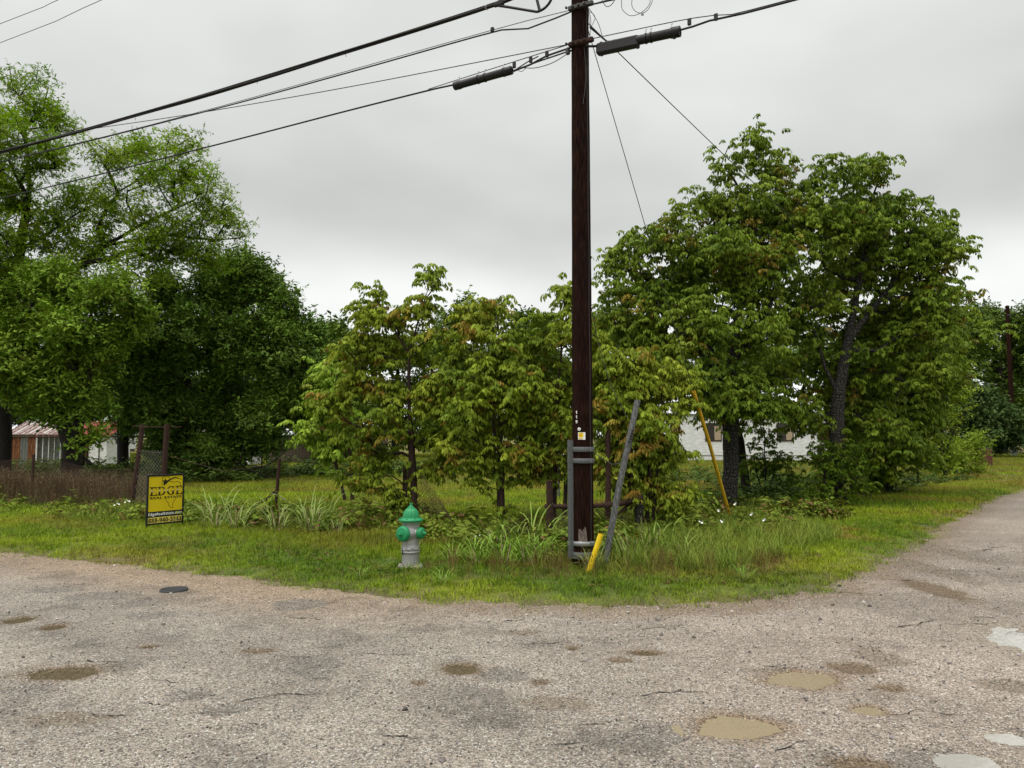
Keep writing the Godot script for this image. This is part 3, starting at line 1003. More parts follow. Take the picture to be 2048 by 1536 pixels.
func fences():
	var f := thing("chain_link_fence", "rusty sagging chain link fence running past the sign and hydrant to the pole", "fence")
	var g := 0.04
	post(f, Vector3(-14.6, g, -19.6), Vector3(-14.6, 1.2, -19.6), 0.035, M.rust)
	post(f, Vector3(-11.13, g, -17.9), Vector3(-11.1, 1.22, -17.9), 0.035, M.rust)
	post(f, Vector3(-8.05, g, -16.35), Vector3(-7.9, 1.9, -16.45), 0.052, M.rust)
	post(f, Vector3(-7.3, g, -16.1), Vector3(-7.22, 1.9, -16.1), 0.058, M.rust)
	post(f, Vector3(-4.56, g, -14.85), Vector3(-4.46, 1.22, -14.8), 0.034, M.rust)
	post(f, Vector3(-1.95, g, -13.85), Vector3(-1.92, 1.15, -13.85), 0.035, M.rust)
	post(f, Vector3(0.55, g, -11.6), Vector3(0.56, 0.98, -11.6), 0.05, M.rust)
	post(f, Vector3(1.5, g, -12.2), Vector3(1.52, 1.75, -12.2), 0.045, M.rust)
	post(f, Vector3(2.0, g, -12.3), Vector3(2.02, 0.72, -12.3), 0.07, M.bark_grey)
	for r in [[Vector3(-8.1, 1.86, -16.4), Vector3(-6.9, 1.84, -16.05), 0.009], [Vector3(-8.0, 1.33, -16.4), Vector3(-7.2, 1.3, -16.1), 0.011], [Vector3(0.5, 0.6, -11.58), Vector3(1.5, 0.57, -12.12), 0.035], [Vector3(1.44, 0.57, -12.1), Vector3(2.06, 0.66, -12.25), 0.045]]:
		var st := new_st()
		tube(st, [r[0], r[0].lerp(r[1], 0.5) + Vector3(0, -0.015, 0), r[1]], r[2])
		obj("rail", st, M.rust, f)
	var br := new_st()
	tube(br, [Vector3(1.46, 0.25, -12.1), Vector3(1.9, 0.62, -12.28)], 0.018)
	obj("brace", br, M.rust, f)
	var wire := mat("rusty_wire", 0.07, 0.04, 0.028, 0.8, 0.2)
	var bright := mat("pale_wire", 0.22, 0.21, 0.2, 0.6, 0.3)
	var seg := func(a: Vector3, b: Vector3, top: Callable, lean: float) -> Callable:
		var dir := b - a
		var l := dir.length()
		var nrm := dir.normalized().cross(Vector3.UP)
		return func(s: float, h: float) -> Vector3:
			var k: float = top.call(s / l)
			return a + dir * (s / l) + Vector3(0, 0.05 + h * k, 0) + nrm * (lean * h * (1.0 - k) + 0.03 * sin(s * 5.0 + h * 4.0))
	var l1 := Vector3(-14.6, 0, -19.6).distance_to(Vector3(-8.05, 0, -16.35))
	obj("wire_mesh", wire_net(seg.call(Vector3(-14.6, 0, -19.6), Vector3(-8.05, 0, -16.35), func(t): return 0.9 - 0.1 * sin(t * 9.0), -0.5), l1, 1.1, 0.085, 0.003), wire, f)
	obj("wire_mesh", wire_net(seg.call(Vector3(-8.0, 0.2, -16.38), Vector3(-7.25, 0.2, -16.1), func(_t): return 1.0, 0.0), 0.8, 1.1, 0.09, 0.0028), bright, f)
	obj("wire_mesh", wire_net(seg.call(Vector3(-1.93, 0, -13.85), Vector3(0.55, 0, -11.6), func(t): return 1.05 - 1.1 * smoothstep(0.0, 0.75, t) + 0.5 * smoothstep(0.7, 1.0, t), 0.55), 3.3, 1.05, 0.08, 0.0036), wire, f)
	obj("wire_mesh", wire_net(seg.call(Vector3(0.56, 0, -11.63), Vector3(2.0, 0, -12.3), func(_t): return 0.62, 0.1), 1.55, 0.95, 0.085, 0.0032), wire, f)
	for k in 3:   # mesh rolled into a rope, hanging from the single post
		var st := new_st()
		var pts := []
		for i in 9:
			var t := i / 8.0
			pts.append(Vector3(lerpf(-4.53, -5.5, t), 0.62 - 0.60 * pow(t, 0.8) + 0.03 * sin(t * 14.0 + k * 2.0), -14.85 - 0.35 * t + 0.02 * cos(t * 11.0 + k * 2.1)))
		tube(st, pts, 0.009, 0.006, 5)
		obj("fallen_wire", st, wire, f)
	var tie := new_st()
	tube(tie, [Vector3(-4.6, 0.55, -14.8), Vector3(-4.5, 0.53, -14.77), Vector3(-4.44, 0.5, -14.8), Vector3(-4.3, 0.42, -14.75)], 0.006)
	obj("tie_wire", tie, bright, f)
	var top_strand := new_st()
	tube(top_strand, [Vector3(-7.2, 1.25, -16.1), Vector3(-5.8, 0.95, -15.5), Vector3(-4.47, 1.12, -14.8)], 0.004, 0.004, 5)
	obj("top_wire", top_strand, wire, f)

	# second fence deeper in the lot
	var h := thing("back_fence", "chain link fence with a straight top rail across the back of the lot", "fence")
	var rail := new_st()
	tube(rail, [Vector3(-34, 1.62, -29.0), Vector3(-17, 1.62, -29.5), Vector3(-8, 1.62, -33)], 0.028)
	obj("rail", rail, M.galvanised if false else wire, h)
	for x in [-31.0, -28.0, -25.0, -22.0, -19.2, -16.4, -13.2, -10.4, -8.0]:
		var z: float = -29.0 - 0.5 * (x + 34.0) / 17.0 if x < -17.0 else -29.5 - 3.5 * (x + 17.0) / 9.0
		post(h, Vector3(x, 0.0, z), Vector3(x, 1.64, z), 0.035, wire)
	obj("wire_mesh", wire_net(func(s, hh): return Vector3(-30.0 + s, 0.05 + hh, -29.1 - 0.4 * s / 13.0), 13.0, 1.55, 0.1, 0.004, 3), wire, h)
	var rail2 := new_st()
	tube(rail2, [Vector3(-16.9, 1.66, -29.4), Vector3(-12, 1.64, -30.2), Vector3(-7.5, 1.66, -31.0)], 0.02)
	obj("pipe_rail", rail2, M.galvanised, h)
	# corner post with two braces
	var c := thing("braced_post", "dark fence corner post with two slanting braces in front of the sheds", "post", Vector3(-15.9, 0.03, -28.5))
	var st2 := new_st()
	box(st2, Transform3D(Basis(), Vector3(0, 0.85, 0)), Vector3(0.17, 1.7, 0.17), 0.015)
	obj("upright", st2, M.bark_dark, c)
	for s in [-1.0, 1.0]:
		st2 = new_st()
		box(st2, Transform3D(Basis(Vector3(0, 0, 1), s * 0.85), Vector3(s * 0.33, 0.6, 0.0)), Vector3(0.11, 0.95, 0.11), 0.01)
		obj("brace", st2, M.bark_dark, c)
	# a broken limb lying by the dark trees
	var lb := thing("fallen_branch", "fallen dead branch with bare forks on the grass under the dark rounded tree", "branch", Vector3(-9.6, 0.05, -27.2))
	for e in [[Vector3(-1.4, 0.05, 0.2), Vector3(-0.3, 0.3, 0), Vector3(0.9, 0.55, -0.2), 0.05], [Vector3(-0.3, 0.3, 0), Vector3(0.1, 0.8, 0.2), Vector3(0.2, 1.3, 0.1), 0.03], [Vector3(0.3, 0.42, -0.1), Vector3(0.8, 0.3, 0.3), Vector3(1.5, 0.1, 0.5), 0.03], [Vector3(0.9, 0.55, -0.2), Vector3(1.4, 0.9, -0.2), Vector3(1.6, 1.25, -0.1), 0.022], [Vector3(-0.8, 0.17, 0.1), Vector3(-1.0, 0.6, 0.2), Vector3(-1.5, 0.85, 0.3), 0.022]]:
		var bs := new_st()
		tube(bs, [e[0], e[1], e[2]], e[3], e[3] * 0.4, 6)
		obj("limb", bs, M.bark_dark, lb)
	# brown wooden fence far behind
	var w := thing("wooden_fence", "brown wooden board fence behind the gap left of the saplings", "fence", Vector3(-14.5, 0.0, -46.0))
	for k in 36:
		st2 = new_st()
		box(st2, Transform3D(Basis(Vector3(0, 0, 1), 0.01 * sin(k * 7.0)), Vector3(0.2 * k, 0.85 + 0.02 * sin(k * 3.7), 0.0)), Vector3(0.19, 1.7, 0.025), 0.004)
		obj("board", st2, M.old_board, w)
	for y in [0.4, 1.35]:
		st2 = new_st()
		box(st2, Transform3D(Basis(), Vector3(3.5, y, -0.05)), Vector3(7.2, 0.09, 0.045))
		obj("rail", st2, M.old_board, w)
	# red boards by the lane
	var r := thing("red_board_fence", "low rusty red board fence beside the lane near the far pole", "fence", Vector3(24.6, 0.1, -40.6))
	for k in 9:
		st2 = new_st()
		box(st2, Transform3D(Basis(), Vector3(0.11 * k, 0.42, -0.05 * k)), Vector3(0.105, 0.84 + 0.03 * sin(k * 5.0), 0.03), 0.006)
		obj("board", st2, M.red_board, r)
	for k in 16:
		st2 = new_st()
		box(st2, Transform3D(Basis(Vector3(0, 1, 0), 1.1), Vector3(1.0 + 0.2 * k, 0.45, -0.6 - 0.4 * k)), Vector3(0.36, 0.95, 0.03), 0.006)
		obj("board", st2, M.old_board, r)


# ---------------------------------------------------------------- trees
func plant_tree(at: Vector3, called: String, label: String, category: String, group: String, stems: Array, r_base: float, blobs: Array, style: String, count: int):
	var g := RandomNumberGenerator.new()
	g.seed = int(absf(at.x) * 100.0) + int(absf(at.z) * 1000.0) + count
	var o := thing(called, label, category, at, group)
	var S: Dictionary = {
		"big": {"spray": "droop", "per": 9, "size": [0.75, 1.15], "spread": 0.34, "seg": 0.3, "rmin": 0.005, "tilt": 0.5, "bark": "bark_grey", "leaf": "leaf_droop", "cols": [Color(0.146, 0.217, 0.0203), Color(0.212, 0.281, 0.0311), Color(0.0966, 0.164, 0.0187)], "tip": Color(0.24, 0.17, 0.03), "tips": 0.03},
		"bigdark": {"spray": "droop", "per": 11, "size": [0.9, 1.3], "spread": 0.38, "seg": 0.35, "rmin": 0.006, "tilt": 0.5, "bark": "bark_dark", "leaf": "leaf_droop", "cols": [Color(0.127, 0.195, 0.0165), Color(0.174, 0.238, 0.0191), Color(0.0872, 0.144, 0.0137)], "tip": Color(0.16, 0.15, 0.035), "tips": 0.02},
		"sap": {"spray": "droop", "per": 6, "size": [0.65, 1.0], "spread": 0.2, "seg": 0.2, "rmin": 0.0035, "tilt": 0.45, "bark": "bark_red", "leaf": "leaf_droop", "cols": [Color(0.2, 0.268, 0.0217), Color(0.269, 0.321, 0.0324), Color(0.138, 0.207, 0.0217)], "tip": Color(0.27, 0.16, 0.03), "tips": 0.07},
		"sapbright": {"spray": "droop", "per": 5, "size": [0.75, 1.1], "spread": 0.28, "seg": 0.2, "rmin": 0.003, "tilt": 0.45, "bark": "bark_red", "leaf": "leaf_droop", "cols": [Color(0.255, 0.387, 0.0364), Color(0.314, 0.436, 0.0547), Color(0.174, 0.286, 0.0273)], "tip": Color(0.26, 0.2, 0.05), "tips": 0.04},
		"bush": {"spray": "droop", "per": 5, "size": [0.5, 0.85], "spread": 0.3, "seg": 0.25, "rmin": 0.004, "tilt": 0.8, "bark": "bark_dark", "leaf": "leaf_droop", "cols": [Color(0.09, 0.15, 0.012), Color(0.125, 0.19, 0.015), Color(0.06, 0.105, 0.01)], "tip": Color(0.14, 0.16, 0.03), "tips": 0.05},
		"bushpale": {"spray": "tiny", "per": 7, "size": [0.9, 1.3], "spread": 0.4, "seg": 0.3, "rmin": 0.005, "tilt": 1.0, "bark": "bark_dark", "leaf": "leaf_small", "cols": [Color(0.221, 0.317, 0.0276), Color(0.276, 0.373, 0.0414), Color(0.152, 0.235, 0.0193)], "tip": Color(0.2, 0.2, 0.05), "tips": 0.05},
		"airy": {"spray": "tiny", "per": 7, "size": [1.0, 1.5], "spread": 0.44, "seg": 0.45, "rmin": 0.007, "tilt": 1.0, "bark": "bark_dark", "leaf": "leaf_airy", "cols": [Color(0.238, 0.363, 0.0326), Color(0.324, 0.45, 0.0467), Color(0.159, 0.269, 0.0281)], "tip": Color(0.2, 0.22, 0.04), "tips": 0.06},
		"mid": {"spray": "bough", "per": 13, "size": [1.0, 1.5], "spread": 0.32, "seg": 0.4, "rmin": 0.007, "tilt": 1.0, "bark": "bark_dark", "leaf": "leaf_small", "cols": [Color(0.173, 0.285, 0.0307), Color(0.237, 0.361, 0.0379), Color(0.115, 0.208, 0.0238)], "tip": Color(0.15, 0.19, 0.03), "tips": 0.04},
		"dense": {"spray": "bough", "per": 15, "size": [1.1, 1.7], "spread": 0.42, "seg": 0.5, "rmin": 0.008, "tilt": 1.0, "bark": "bark_dark", "leaf": "leaf_dark", "cols": [Color(0.12, 0.212, 0.031), Color(0.162, 0.264, 0.0334), Color(0.0829, 0.154, 0.0239)], "tip": Color(0.09, 0.13, 0.025), "tips": 0.04},
		"far": {"spray": "far", "per": 7, "size": [1.1, 1.7], "spread": 0.9, "seg": 0.9, "rmin": 0.012, "tilt": 1.0, "bark": "bark_dark", "leaf": "leaf_dark", "cols": [Color(0.111, 0.183, 0.0259), Color(0.144, 0.223, 0.0304), Color(0.076, 0.131, 0.0197)], "tip": Color(0.11, 0.14, 0.03), "tips": 0.04},
		"fardark": {"spray": "far", "per": 8, "size": [1.1, 1.7], "spread": 1.0, "seg": 0.9, "rmin": 0.012, "tilt": 1.0, "bark": "bark_dark", "leaf": "leaf_dark", "cols": [Color(0.0745, 0.13, 0.0365), Color(0.096, 0.157, 0.0397), Color(0.0563, 0.0994, 0.0282)], "tip": Color(0.07, 0.1, 0.025), "tips": 0.03},
	}[style]
	# --- skeleton: the given stems, then every twig target joined to the nearest sensible limb
	var pos := PackedVector3Array([stems[0][0]])
	var par := PackedInt32Array([-1])
	var run := PackedFloat32Array([0.0])
	for s in stems:
		var at0 := 0
		if s[0].y > 0.25:      # leaves an existing limb
			var bd := 1e9
			for i in pos.size():
				if pos[i].distance_squared_to(s[0]) < bd:
					bd = pos[i].distance_squared_to(s[0])
					at0 = i
		elif pos.size() > 1:
			pos.append(s[0])
			par.append(-1)
			run.append(0.0)
			at0 = pos.size() - 1
		var last := at0
		for k in range(1, s.size()):
			var a: Vector3 = s[k - 1] if k > 1 else pos[at0]
			var b: Vector3 = s[k]
			var n := maxi(1, int(a.distance_to(b) / (S.seg * 1.2)))
			for i in n:
				var t := (i + 1.0) / n
				var jit: Vector3 = Vector3(g.randf() - 0.5, 0, g.randf() - 0.5) * S.seg * 0.14
				pos.append(a.lerp(b, t) + jit)
				par.append(last)
				run.append(run[last] + a.distance_to(b) / n)
				last = pos.size() - 1
	var total := 0.0
	for b in blobs:
		total += b[3] * b[3]
	var tg := []
	var heart: Vector3 = stems[0][mini(stems[0].size() - 1, 2)]
	for b in blobs:
		for i in maxi(2, int(round(count * b[3] * b[3] / total))):
			var d := Vector3(g.randfn(), g.randfn(), g.randfn()).normalized()
			var p: Vector3 = Vector3(b[0], b[1], b[2]) + d * Vector3(0.92, 0.86, 1.2) * b[3] * pow(g.randf(), 0.42)
			p.y = maxf(p.y, 0.25)
			tg.append([p.distance_squared_to(heart), p])
	tg.sort_custom(func(a, b): return a[0] < b[0])
	var ends := PackedInt32Array()
	for t in tg:
		var p: Vector3 = t[1]
		var best := 0
		var bs := 1e9
		for i in pos.size():
			var q := pos[i]
			var dd := q.distance_squared_to(p)
			if dd > bs * bs:
				continue
			var sc := sqrt(dd) + 0.12 * run[i] + maxf(0.0, q.y - p.y + 0.1) * 0.8
			if sc < bs:
				bs = sc
				best = i
		var a := pos[best]
		var l := a.distance_to(p)
		var n := maxi(1, int(l / S.seg))
		var pd := (a - pos[par[best]]).normalized() if par[best] >= 0 else Vector3.UP
		var ctrl := a + (pd * 0.35 + Vector3(0, 0.12, 0)) * l
		var last := best
		for i in n:
			var u := (i + 1.0) / n
			var q: Vector3 = a.lerp(ctrl, u).lerp(ctrl.lerp(p, u), u) + Vector3(g.randf() - 0.5, g.randf() - 0.5, g.randf() - 0.5) * S.seg * (0.22 if i < n - 1 else 0.0)
			pos.append(q)
			par.append(last)
			run.append(run[last] + l / n)
			last = pos.size() - 1
		ends.append(last)
	# --- thickness from the number of twigs a limb carries
	var tips := PackedFloat32Array()
	tips.resize(pos.size())
	for e in ends:
		tips[e] += 1.0
	for i in range(pos.size() - 1, 0, -1):
		if par[i] >= 0:
			tips[par[i]] += tips[i]
	var most := 1.0
	for i in pos.size():
		if par[i] < 0:
			most = maxf(most, tips[i])
	var rad := PackedFloat32Array()
	for i in pos.size():
		var r: float = S.rmin + (r_base - S.rmin) * pow(maxf(tips[i], 0.4) / most, 0.56)
		var low := pos[i].y
		if low < 0.5:
			r *= 1.0 + 0.45 * pow(1.0 - low / 0.5, 2.0)
		rad.append(r)
	# --- wood
	var v := PackedVector3Array()
	var nm := PackedVector3Array()
	var ix := PackedInt32Array()
	for i in range(0, pos.size()):
		var p := par[i]
		if p < 0:
			continue
		var r1 := rad[i]
		var r0 := minf(rad[p], r1 * 1.25)
		var sides := 10 if r1 > 0.06 else (6 if r1 > 0.015 else 4)
		var d1 := pos[i] - pos[p]
		var d0 := pos[p] - pos[par[p]] if par[p] >= 0 and rad[p] < r1 * 1.6 else d1
		if d1.length() < 1e-4:
			continue
		var f0 := frame_of(d0 + d1)
		var f1 := frame_of(d1)
		var base := v.size()
		for k in sides + 1:
			var c := cos(TAU_ * k / sides)
			var s := sin(TAU_ * k / sides)
			var lump := 1.0 + (0.07 * sin(k * 2.6 + i * 1.3) if r1 > 0.05 else 0.0)
			v.append(pos[p] + (f0.x * c + f0.z * s) * r0 * lump)
			nm.append(f0.x * c + f0.z * s)
			v.append(pos[i] + (f1.x * c + f1.z * s) * r1)
			nm.append(f1.x * c + f1.z * s)
		for k in sides:
			var q := base + k * 2
			ix.append_array([q, q + 2, q + 1, q + 1, q + 2, q + 3])
	var arr := []
	arr.resize(Mesh.ARRAY_MAX)
	arr[Mesh.ARRAY_VERTEX] = v
	arr[Mesh.ARRAY_NORMAL] = nm
	arr[Mesh.ARRAY_INDEX] = ix
	var wood := ArrayMesh.new()
	wood.add_surface_from_arrays(Mesh.PRIMITIVE_TRIANGLES, arr)
	var trunk := MeshInstance3D.new()
	trunk.name = "trunk"
	trunk.mesh = wood
	trunk.material_override = M[S.bark]
	place(trunk, o)
	# --- leaves
	var kinds: Array = sprays[S.spray]
	var xf := []
	var col := []
	for k in kinds.size():
		xf.append([])
		col.append([])
	var bend: float = S.tilt
	for ei in ends.size():
		var e := ends[ei]
		var p := pos[e]
		var back := pos[par[e]]
		var out := Vector3(p.x - heart.x, 0, p.z - heart.z)
		var tone := clampf(0.5 + 0.8 * n_clump.get_noise_3d(p.x * 2.4 + at.x, p.y * 2.4, p.z * 2.4 + at.z) + g.randf_range(-0.25, 0.25), 0.0, 1.0)
		var tipped: bool = g.randf() < S.tips * 1.4
		for j in int(S.per):
			var q := p.lerp(back, g.randf() * 0.9) if j > 0 else p
			if j > 0:
				q += Vector3(g.randfn(), g.randfn() * 0.75, g.randfn()) * S.spread * 0.55
			q.y = maxf(q.y, 0.12)
			var yaw := g.randf() * TAU_
			if j == 0 and out.length() > 0.05:
				yaw = atan2(out.x, out.z) + g.randf_range(-0.7, 0.7)
			var sz := g.randf_range(S.size[0], S.size[1])
			var b := Basis(Vector3.UP, yaw) * Basis(Vector3.RIGHT, g.randf_range(-bend, bend) * 0.8) * Basis(Vector3.BACK, g.randf_range(-bend, bend))
			var k := g.randi() % kinds.size()
			var c: Color = S.cols[2].lerp(S.cols[0], clampf(tone * 2.0, 0, 1)).lerp(S.cols[1], clampf(tone * 2.0 - 1.0, 0, 1))
			if tipped or g.randf() < S.tips * 0.4:
				c = c.lerp(S.tip, g.randf_range(0.35, 1.0))
			c = c * g.randf_range(0.82, 1.15) * 1.2
			xf[k].append(Transform3D(b.scaled(Vector3.ONE * sz), q))
			col[k].append(c)
	for k in kinds.size():
		if xf[k].size():
			multi("crown", kinds[k], xf[k], col[k], M[S.leaf], o)


func trees():
	plant_tree(Vector3(4.76, 0.04, -16.8), "broad_tree", "tall broad tree with drooping leaves, speckled straight trunk just behind the yellow guy guard", "tree", "broad trees with drooping leaves along the lane",
		[[Vector3(-0.03, 0, 0), Vector3(0, 1.31, 0), Vector3(0, 2.84, 0), Vector3(0.21, 4.16, 0), Vector3(0.51, 5.28, 0), Vector3(0.7, 6.52, 0)], [Vector3(-0.01, 2.4, 0), Vector3(-0.41, 3.5, 0), Vector3(-0.94, 4.5, 0)], [Vector3(0.02, 3.17, 0), Vector3(0.82, 4.16, 0), Vector3(1.29, 5.5, 0)]], 0.17,
		[[0.63, 8.2, -0.09, 0.39], [0.22, 7.81, -0.17, 0.39], [1.33, 7.81, -0.26, 0.49], [-0.37, 6.91, -0.37, 0.46], [0.65, 6.85, -0.35, 0.82], [1.76, 6.8, -0.58, 0.77], [-1.24, 6.1, 0.48, 0.57], [-1.87, 5.92, 0.03, 0.5], [-0.3, 5.78, -0.7, 0.88], [0.81, 5.33, -0.25, 0.93], [-2.38, 5.58, -0.32, 0.44], [-2.71, 4.95, 0.23, 0.33], [-1.72, 4.71, 0.04, 0.77], [-0.82, 4.1, 0.4, 0.88], [0.51, 3.95, -0.07, 0.93], [-2.04, 3.82, -0.08, 0.6], [-1.41, 3.22, 0.58, 0.66], [-0.31, 2.65, 0.39, 0.77], [0.59, 2.49, 0.24, 0.6], [-2.56, 4.15, -0.29, 0.38], [-0.06, 5.13, -2.2, 0.66], [1.3, 6.08, -2.5, 0.66], [-0.36, 2.49, -0.18, 0.37], [0.35, 2.15, 0.29, 0.48], [1.67, 2.26, -0.8, 0.44], [-1.08, 5.13, -0.35, 0.66], [-0.04, 5.84, 0.43, 0.66], [1.24, 5.99, -0.14, 0.66]], "big", 560)
	plant_tree(Vector3(7.48, 0.04, -17.7), "broad_tree", "tall broad tree whose dark trunk forks into two limbs above a leafy base", "tree", "broad trees with drooping leaves along the lane",
		[[Vector3(-0.03, 0, 0), Vector3(-0.02, 1.29, 0), Vector3(0.04, 2.55, 0), Vector3(0.23, 3.37, 0), Vector3(0.33, 3.83, 0), Vector3(0.63, 5.24, 0), Vector3(0.91, 6.78, 0)], [Vector3(0.03, 2.67, 0), Vector3(-0.22, 3.19, 0), Vector3(-0.34, 3.6, 0), Vector3(-0.66, 4.77, 0)], [Vector3(0.29, 3.6, 0), Vector3(1.08, 4.77, 0), Vector3(1.82, 5.71, 0)]], 0.17,
		[[0.81, 7.71, 0.35, 0.52], [-0.21, 7.56, 0.52, 0.58], [0.93, 7.06, -0.54, 0.81], [1.47, 6.87, 0.3, 0.58], [-0.43, 6.43, 0.41, 0.81], [2.69, 6.72, -0.42, 0.48], [1.66, 5.98, -0.62, 0.92], [2.14, 5.54, 0.25, 0.67], [0.43, 5.36, -0.6, 1.04], [2.97, 5.13, -0.33, 0.39], [-0.76, 4.54, -0.07, 0.92], [1.28, 4.27, -1.5, 1.04], [1.92, 4.34, -0.3, 0.92], [2.29, 4.25, 0.31, 0.58], [0.37, 3.22, -1.8, 0.86], [1.76, 2.9, -1.8, 0.92], [-1.09, 3.18, -0.55, 0.69], [0.88, 2.01, -1.6, 0.69], [1.34, 1.87, -0.24, 0.69], [-0.56, 2.1, -0.44, 0.52], [1.49, 6.54, -2.4, 0.81], [2.63, 4.93, -2.4, 0.81], [1.28, 3.65, -0.49, 0.69], [1.83, 3.23, 0.25, 0.69], [0.77, 3.04, -1, 0.52], [0.27, 6.86, 0.14, 0.58], [0.94, 6.31, 0.42, 0.69], [1.87, 6.09, 0.37, 0.58], [2.57, 5.75, 0.32, 0.41], [2.13, 4.84, 0.23, 0.63]], "big", 640)
	plant_tree(Vector3(10.42, 0.04, -21.5), "broad_tree", "lower darker tree behind the forked trunk, thick with leaves beside the lane", "tree", "broad trees with drooping leaves along the lane",
		[[Vector3(0.09, 0.04, 0), Vector3(0.18, 2.06, 0), Vector3(0.34, 3.46, 0), Vector3(0.93, 4.17, 0)], [Vector3(-0.61, 0.04, 0), Vector3(-0.49, 1.78, 0), Vector3(-0.6, 2.62, 0)]], 0.16,
		[[0.58, 3.48, -0.19, 1.05], [0.9, 4.07, 0.81, 0.91], [0.6, 2.2, -0.31, 0.98], [-0.83, 1.5, 0.29, 0.98], [-1.25, 0.81, 0.24, 0.7], [1.55, 2.64, -0.48, 0.84], [-0.32, 0.67, 0.02, 0.63], [0.83, 1.36, 0.26, 0.77], [1.87, 3.46, 0.02, 0.63], [2.35, 4.62, -0.23, 0.63]], "bigdark", 230)
	plant_tree(Vector3(6.3, 0.04, -20.8), "leaning_tree", "thin leaning trunk just right of the speckled trunk with a sparse low crown", "tree", "broad trees with drooping leaves along the lane",
		[[Vector3(0.02, 0, 0), Vector3(-0.1, 0.96, 0), Vector3(-0.24, 1.91, 0), Vector3(-0.32, 2.86, 0)]], 0.12,
		[[-0.69, 3.21, 0.65, 0.81], [0.37, 3.74, -0.64, 0.74], [-1.05, 2.56, 0.47, 0.54]], "bigdark", 60)
	plant_tree(Vector3(-1.8, 0.04, -13.7), "sapling", "tallest slender sapling directly behind the green topped hydrant with a fanned reddish top", "tree", "slender drooping leaf saplings behind the hydrant and pole",
		[[Vector3(0.07, 0.04, 0), Vector3(0.05, 0.83, 0), Vector3(0.01, 1.63, 0), Vector3(-0.04, 2.43, 0), Vector3(-0.06, 3.1, 0)], [Vector3(-0.07, 0.04, 0), Vector3(-0.08, 0.66, 0), Vector3(0.01, 1.1, 0)], [Vector3(-0.06, 3.1, 0), Vector3(0.23, 4.05, 0), Vector3(0.34, 4.46, 0)], [Vector3(-0.06, 3.1, 0), Vector3(-0.44, 3.69, 0), Vector3(-0.67, 4.15, 0)], [Vector3(-0.06, 3.1, 0), Vector3(0.15, 3.6, 0), Vector3(-0.04, 4.05, 0)], [Vector3(-0.06, 3.1, 0), Vector3(0.51, 3.46, 0)]], 0.06,
		[[-0.73, 4.16, -0.1, 0.23], [-0.64, 3.9, -0.19, 0.31], [0.28, 4.38, 0.2, 0.23], [0.33, 4.58, -0.09, 0.18], [0.2, 3.93, 0.09, 0.36], [-0.31, 3.7, -0.05, 0.37], [-0.85, 3.73, 0.22, 0.25], [-0.91, 3.94, 0.13, 0.16], [0, 3.3, -0.5, 0.36], [0.52, 3.42, 0.15, 0.27], [-0.99, 2.64, -0.37, 0.45], [-0.4, 2.36, -0.4, 0.49], [0.45, 2.24, 0.25, 0.46], [-1.45, 2.26, -0.17, 0.37], [-1.16, 1.72, -0.34, 0.45], [-0.78, 1.31, -0.33, 0.41], [0.12, 1.63, -0.5, 0.23], [-0.84, 0.84, 0.07, 0.27], [-0.35, 0.62, 0.07, 0.27], [0.52, 1.1, -0.02, 0.34], [-0.6, 3.17, -0.19, 0.37], [-1.07, 3.13, 0.19, 0.27], [-1.18, 0.87, -0.1, 0.22], [0.5, 1.72, -0.19, 0.36], [0.72, 2.63, -0.25, 0.39], [0.72, 1.98, 0.31, 0.37], [-0.9, 3.28, -0.31, 0.39], [-0.41, 1.8, 0.29, 0.39]], "sap", 270)
	plant_tree(Vector3(-3.58, 0.04, -16.5), "sapling", "bright green bushy sapling at the left end of the sapling row", "tree", "slender drooping leaf saplings behind the hydrant and pole",
		[[Vector3(0.18, 0.25, 0), Vector3(0.11, 1.31, 0), Vector3(-0.12, 2.38, 0)], [Vector3(0.02, 0.25, 0), Vector3(-0.32, 1.52, 0)]], 0.04,
		[[-0.35, 2.38, 0.14, 0.47], [-0.77, 1.63, -0.07, 0.34], [-0.08, 1.63, -0.39, 0.52], [-0.4, 1.26, 0.08, 0.28], [-0.56, 2.94, -0.23, 0.3], [-0.89, 1.9, -0.02, 0.21], [-0.1, 2.97, 0.11, 0.32]], "sapbright", 90)
	plant_tree(Vector3(-0.19, 0.04, -13.2), "sapling", "second sapling from the hydrant with a twin stem above the sagging fence mesh", "tree", "slender drooping leaf saplings behind the hydrant and pole",
		[[Vector3(0.02, 0.01, 0), Vector3(0.01, 0.95, 0), Vector3(-0.02, 1.8, 0), Vector3(-0.03, 2.66, 0), Vector3(-0.06, 3.79, 0)], [Vector3(-0.03, 0.01, 0), Vector3(-0.06, 0.69, 0), Vector3(-0.14, 1.2, 0)], [Vector3(0.01, 0.86, 0), Vector3(0.33, 1.37, 0)]], 0.055,
		[[-0.1, 3.95, 0.07, 0.21], [-0.08, 3.72, 0.17, 0.29], [-0.01, 3.23, 0.29, 0.38], [-0.53, 3.45, 0.21, 0.33], [-0.59, 3.76, -0.06, 0.19], [-0.73, 2.96, -0.4, 0.45], [-0.01, 2.59, 0.31, 0.52], [-0.43, 2.04, 0.42, 0.52], [0.24, 1.98, -0.41, 0.47], [-0.19, 1.41, -0.03, 0.47], [-0.83, 1.5, 0.06, 0.36], [0.41, 1.29, 0.17, 0.36], [-0.44, 0.96, -0.04, 0.22], [0.37, 0.94, -0.12, 0.21], [-0.96, 2.57, 0.02, 0.31], [0.03, 0.42, 0.02, 0.14], [0.41, 2.47, 0.3, 0.38], [0.51, 1.89, -0.28, 0.38], [-0.26, 2.72, 0.32, 0.38]], "sap", 240)
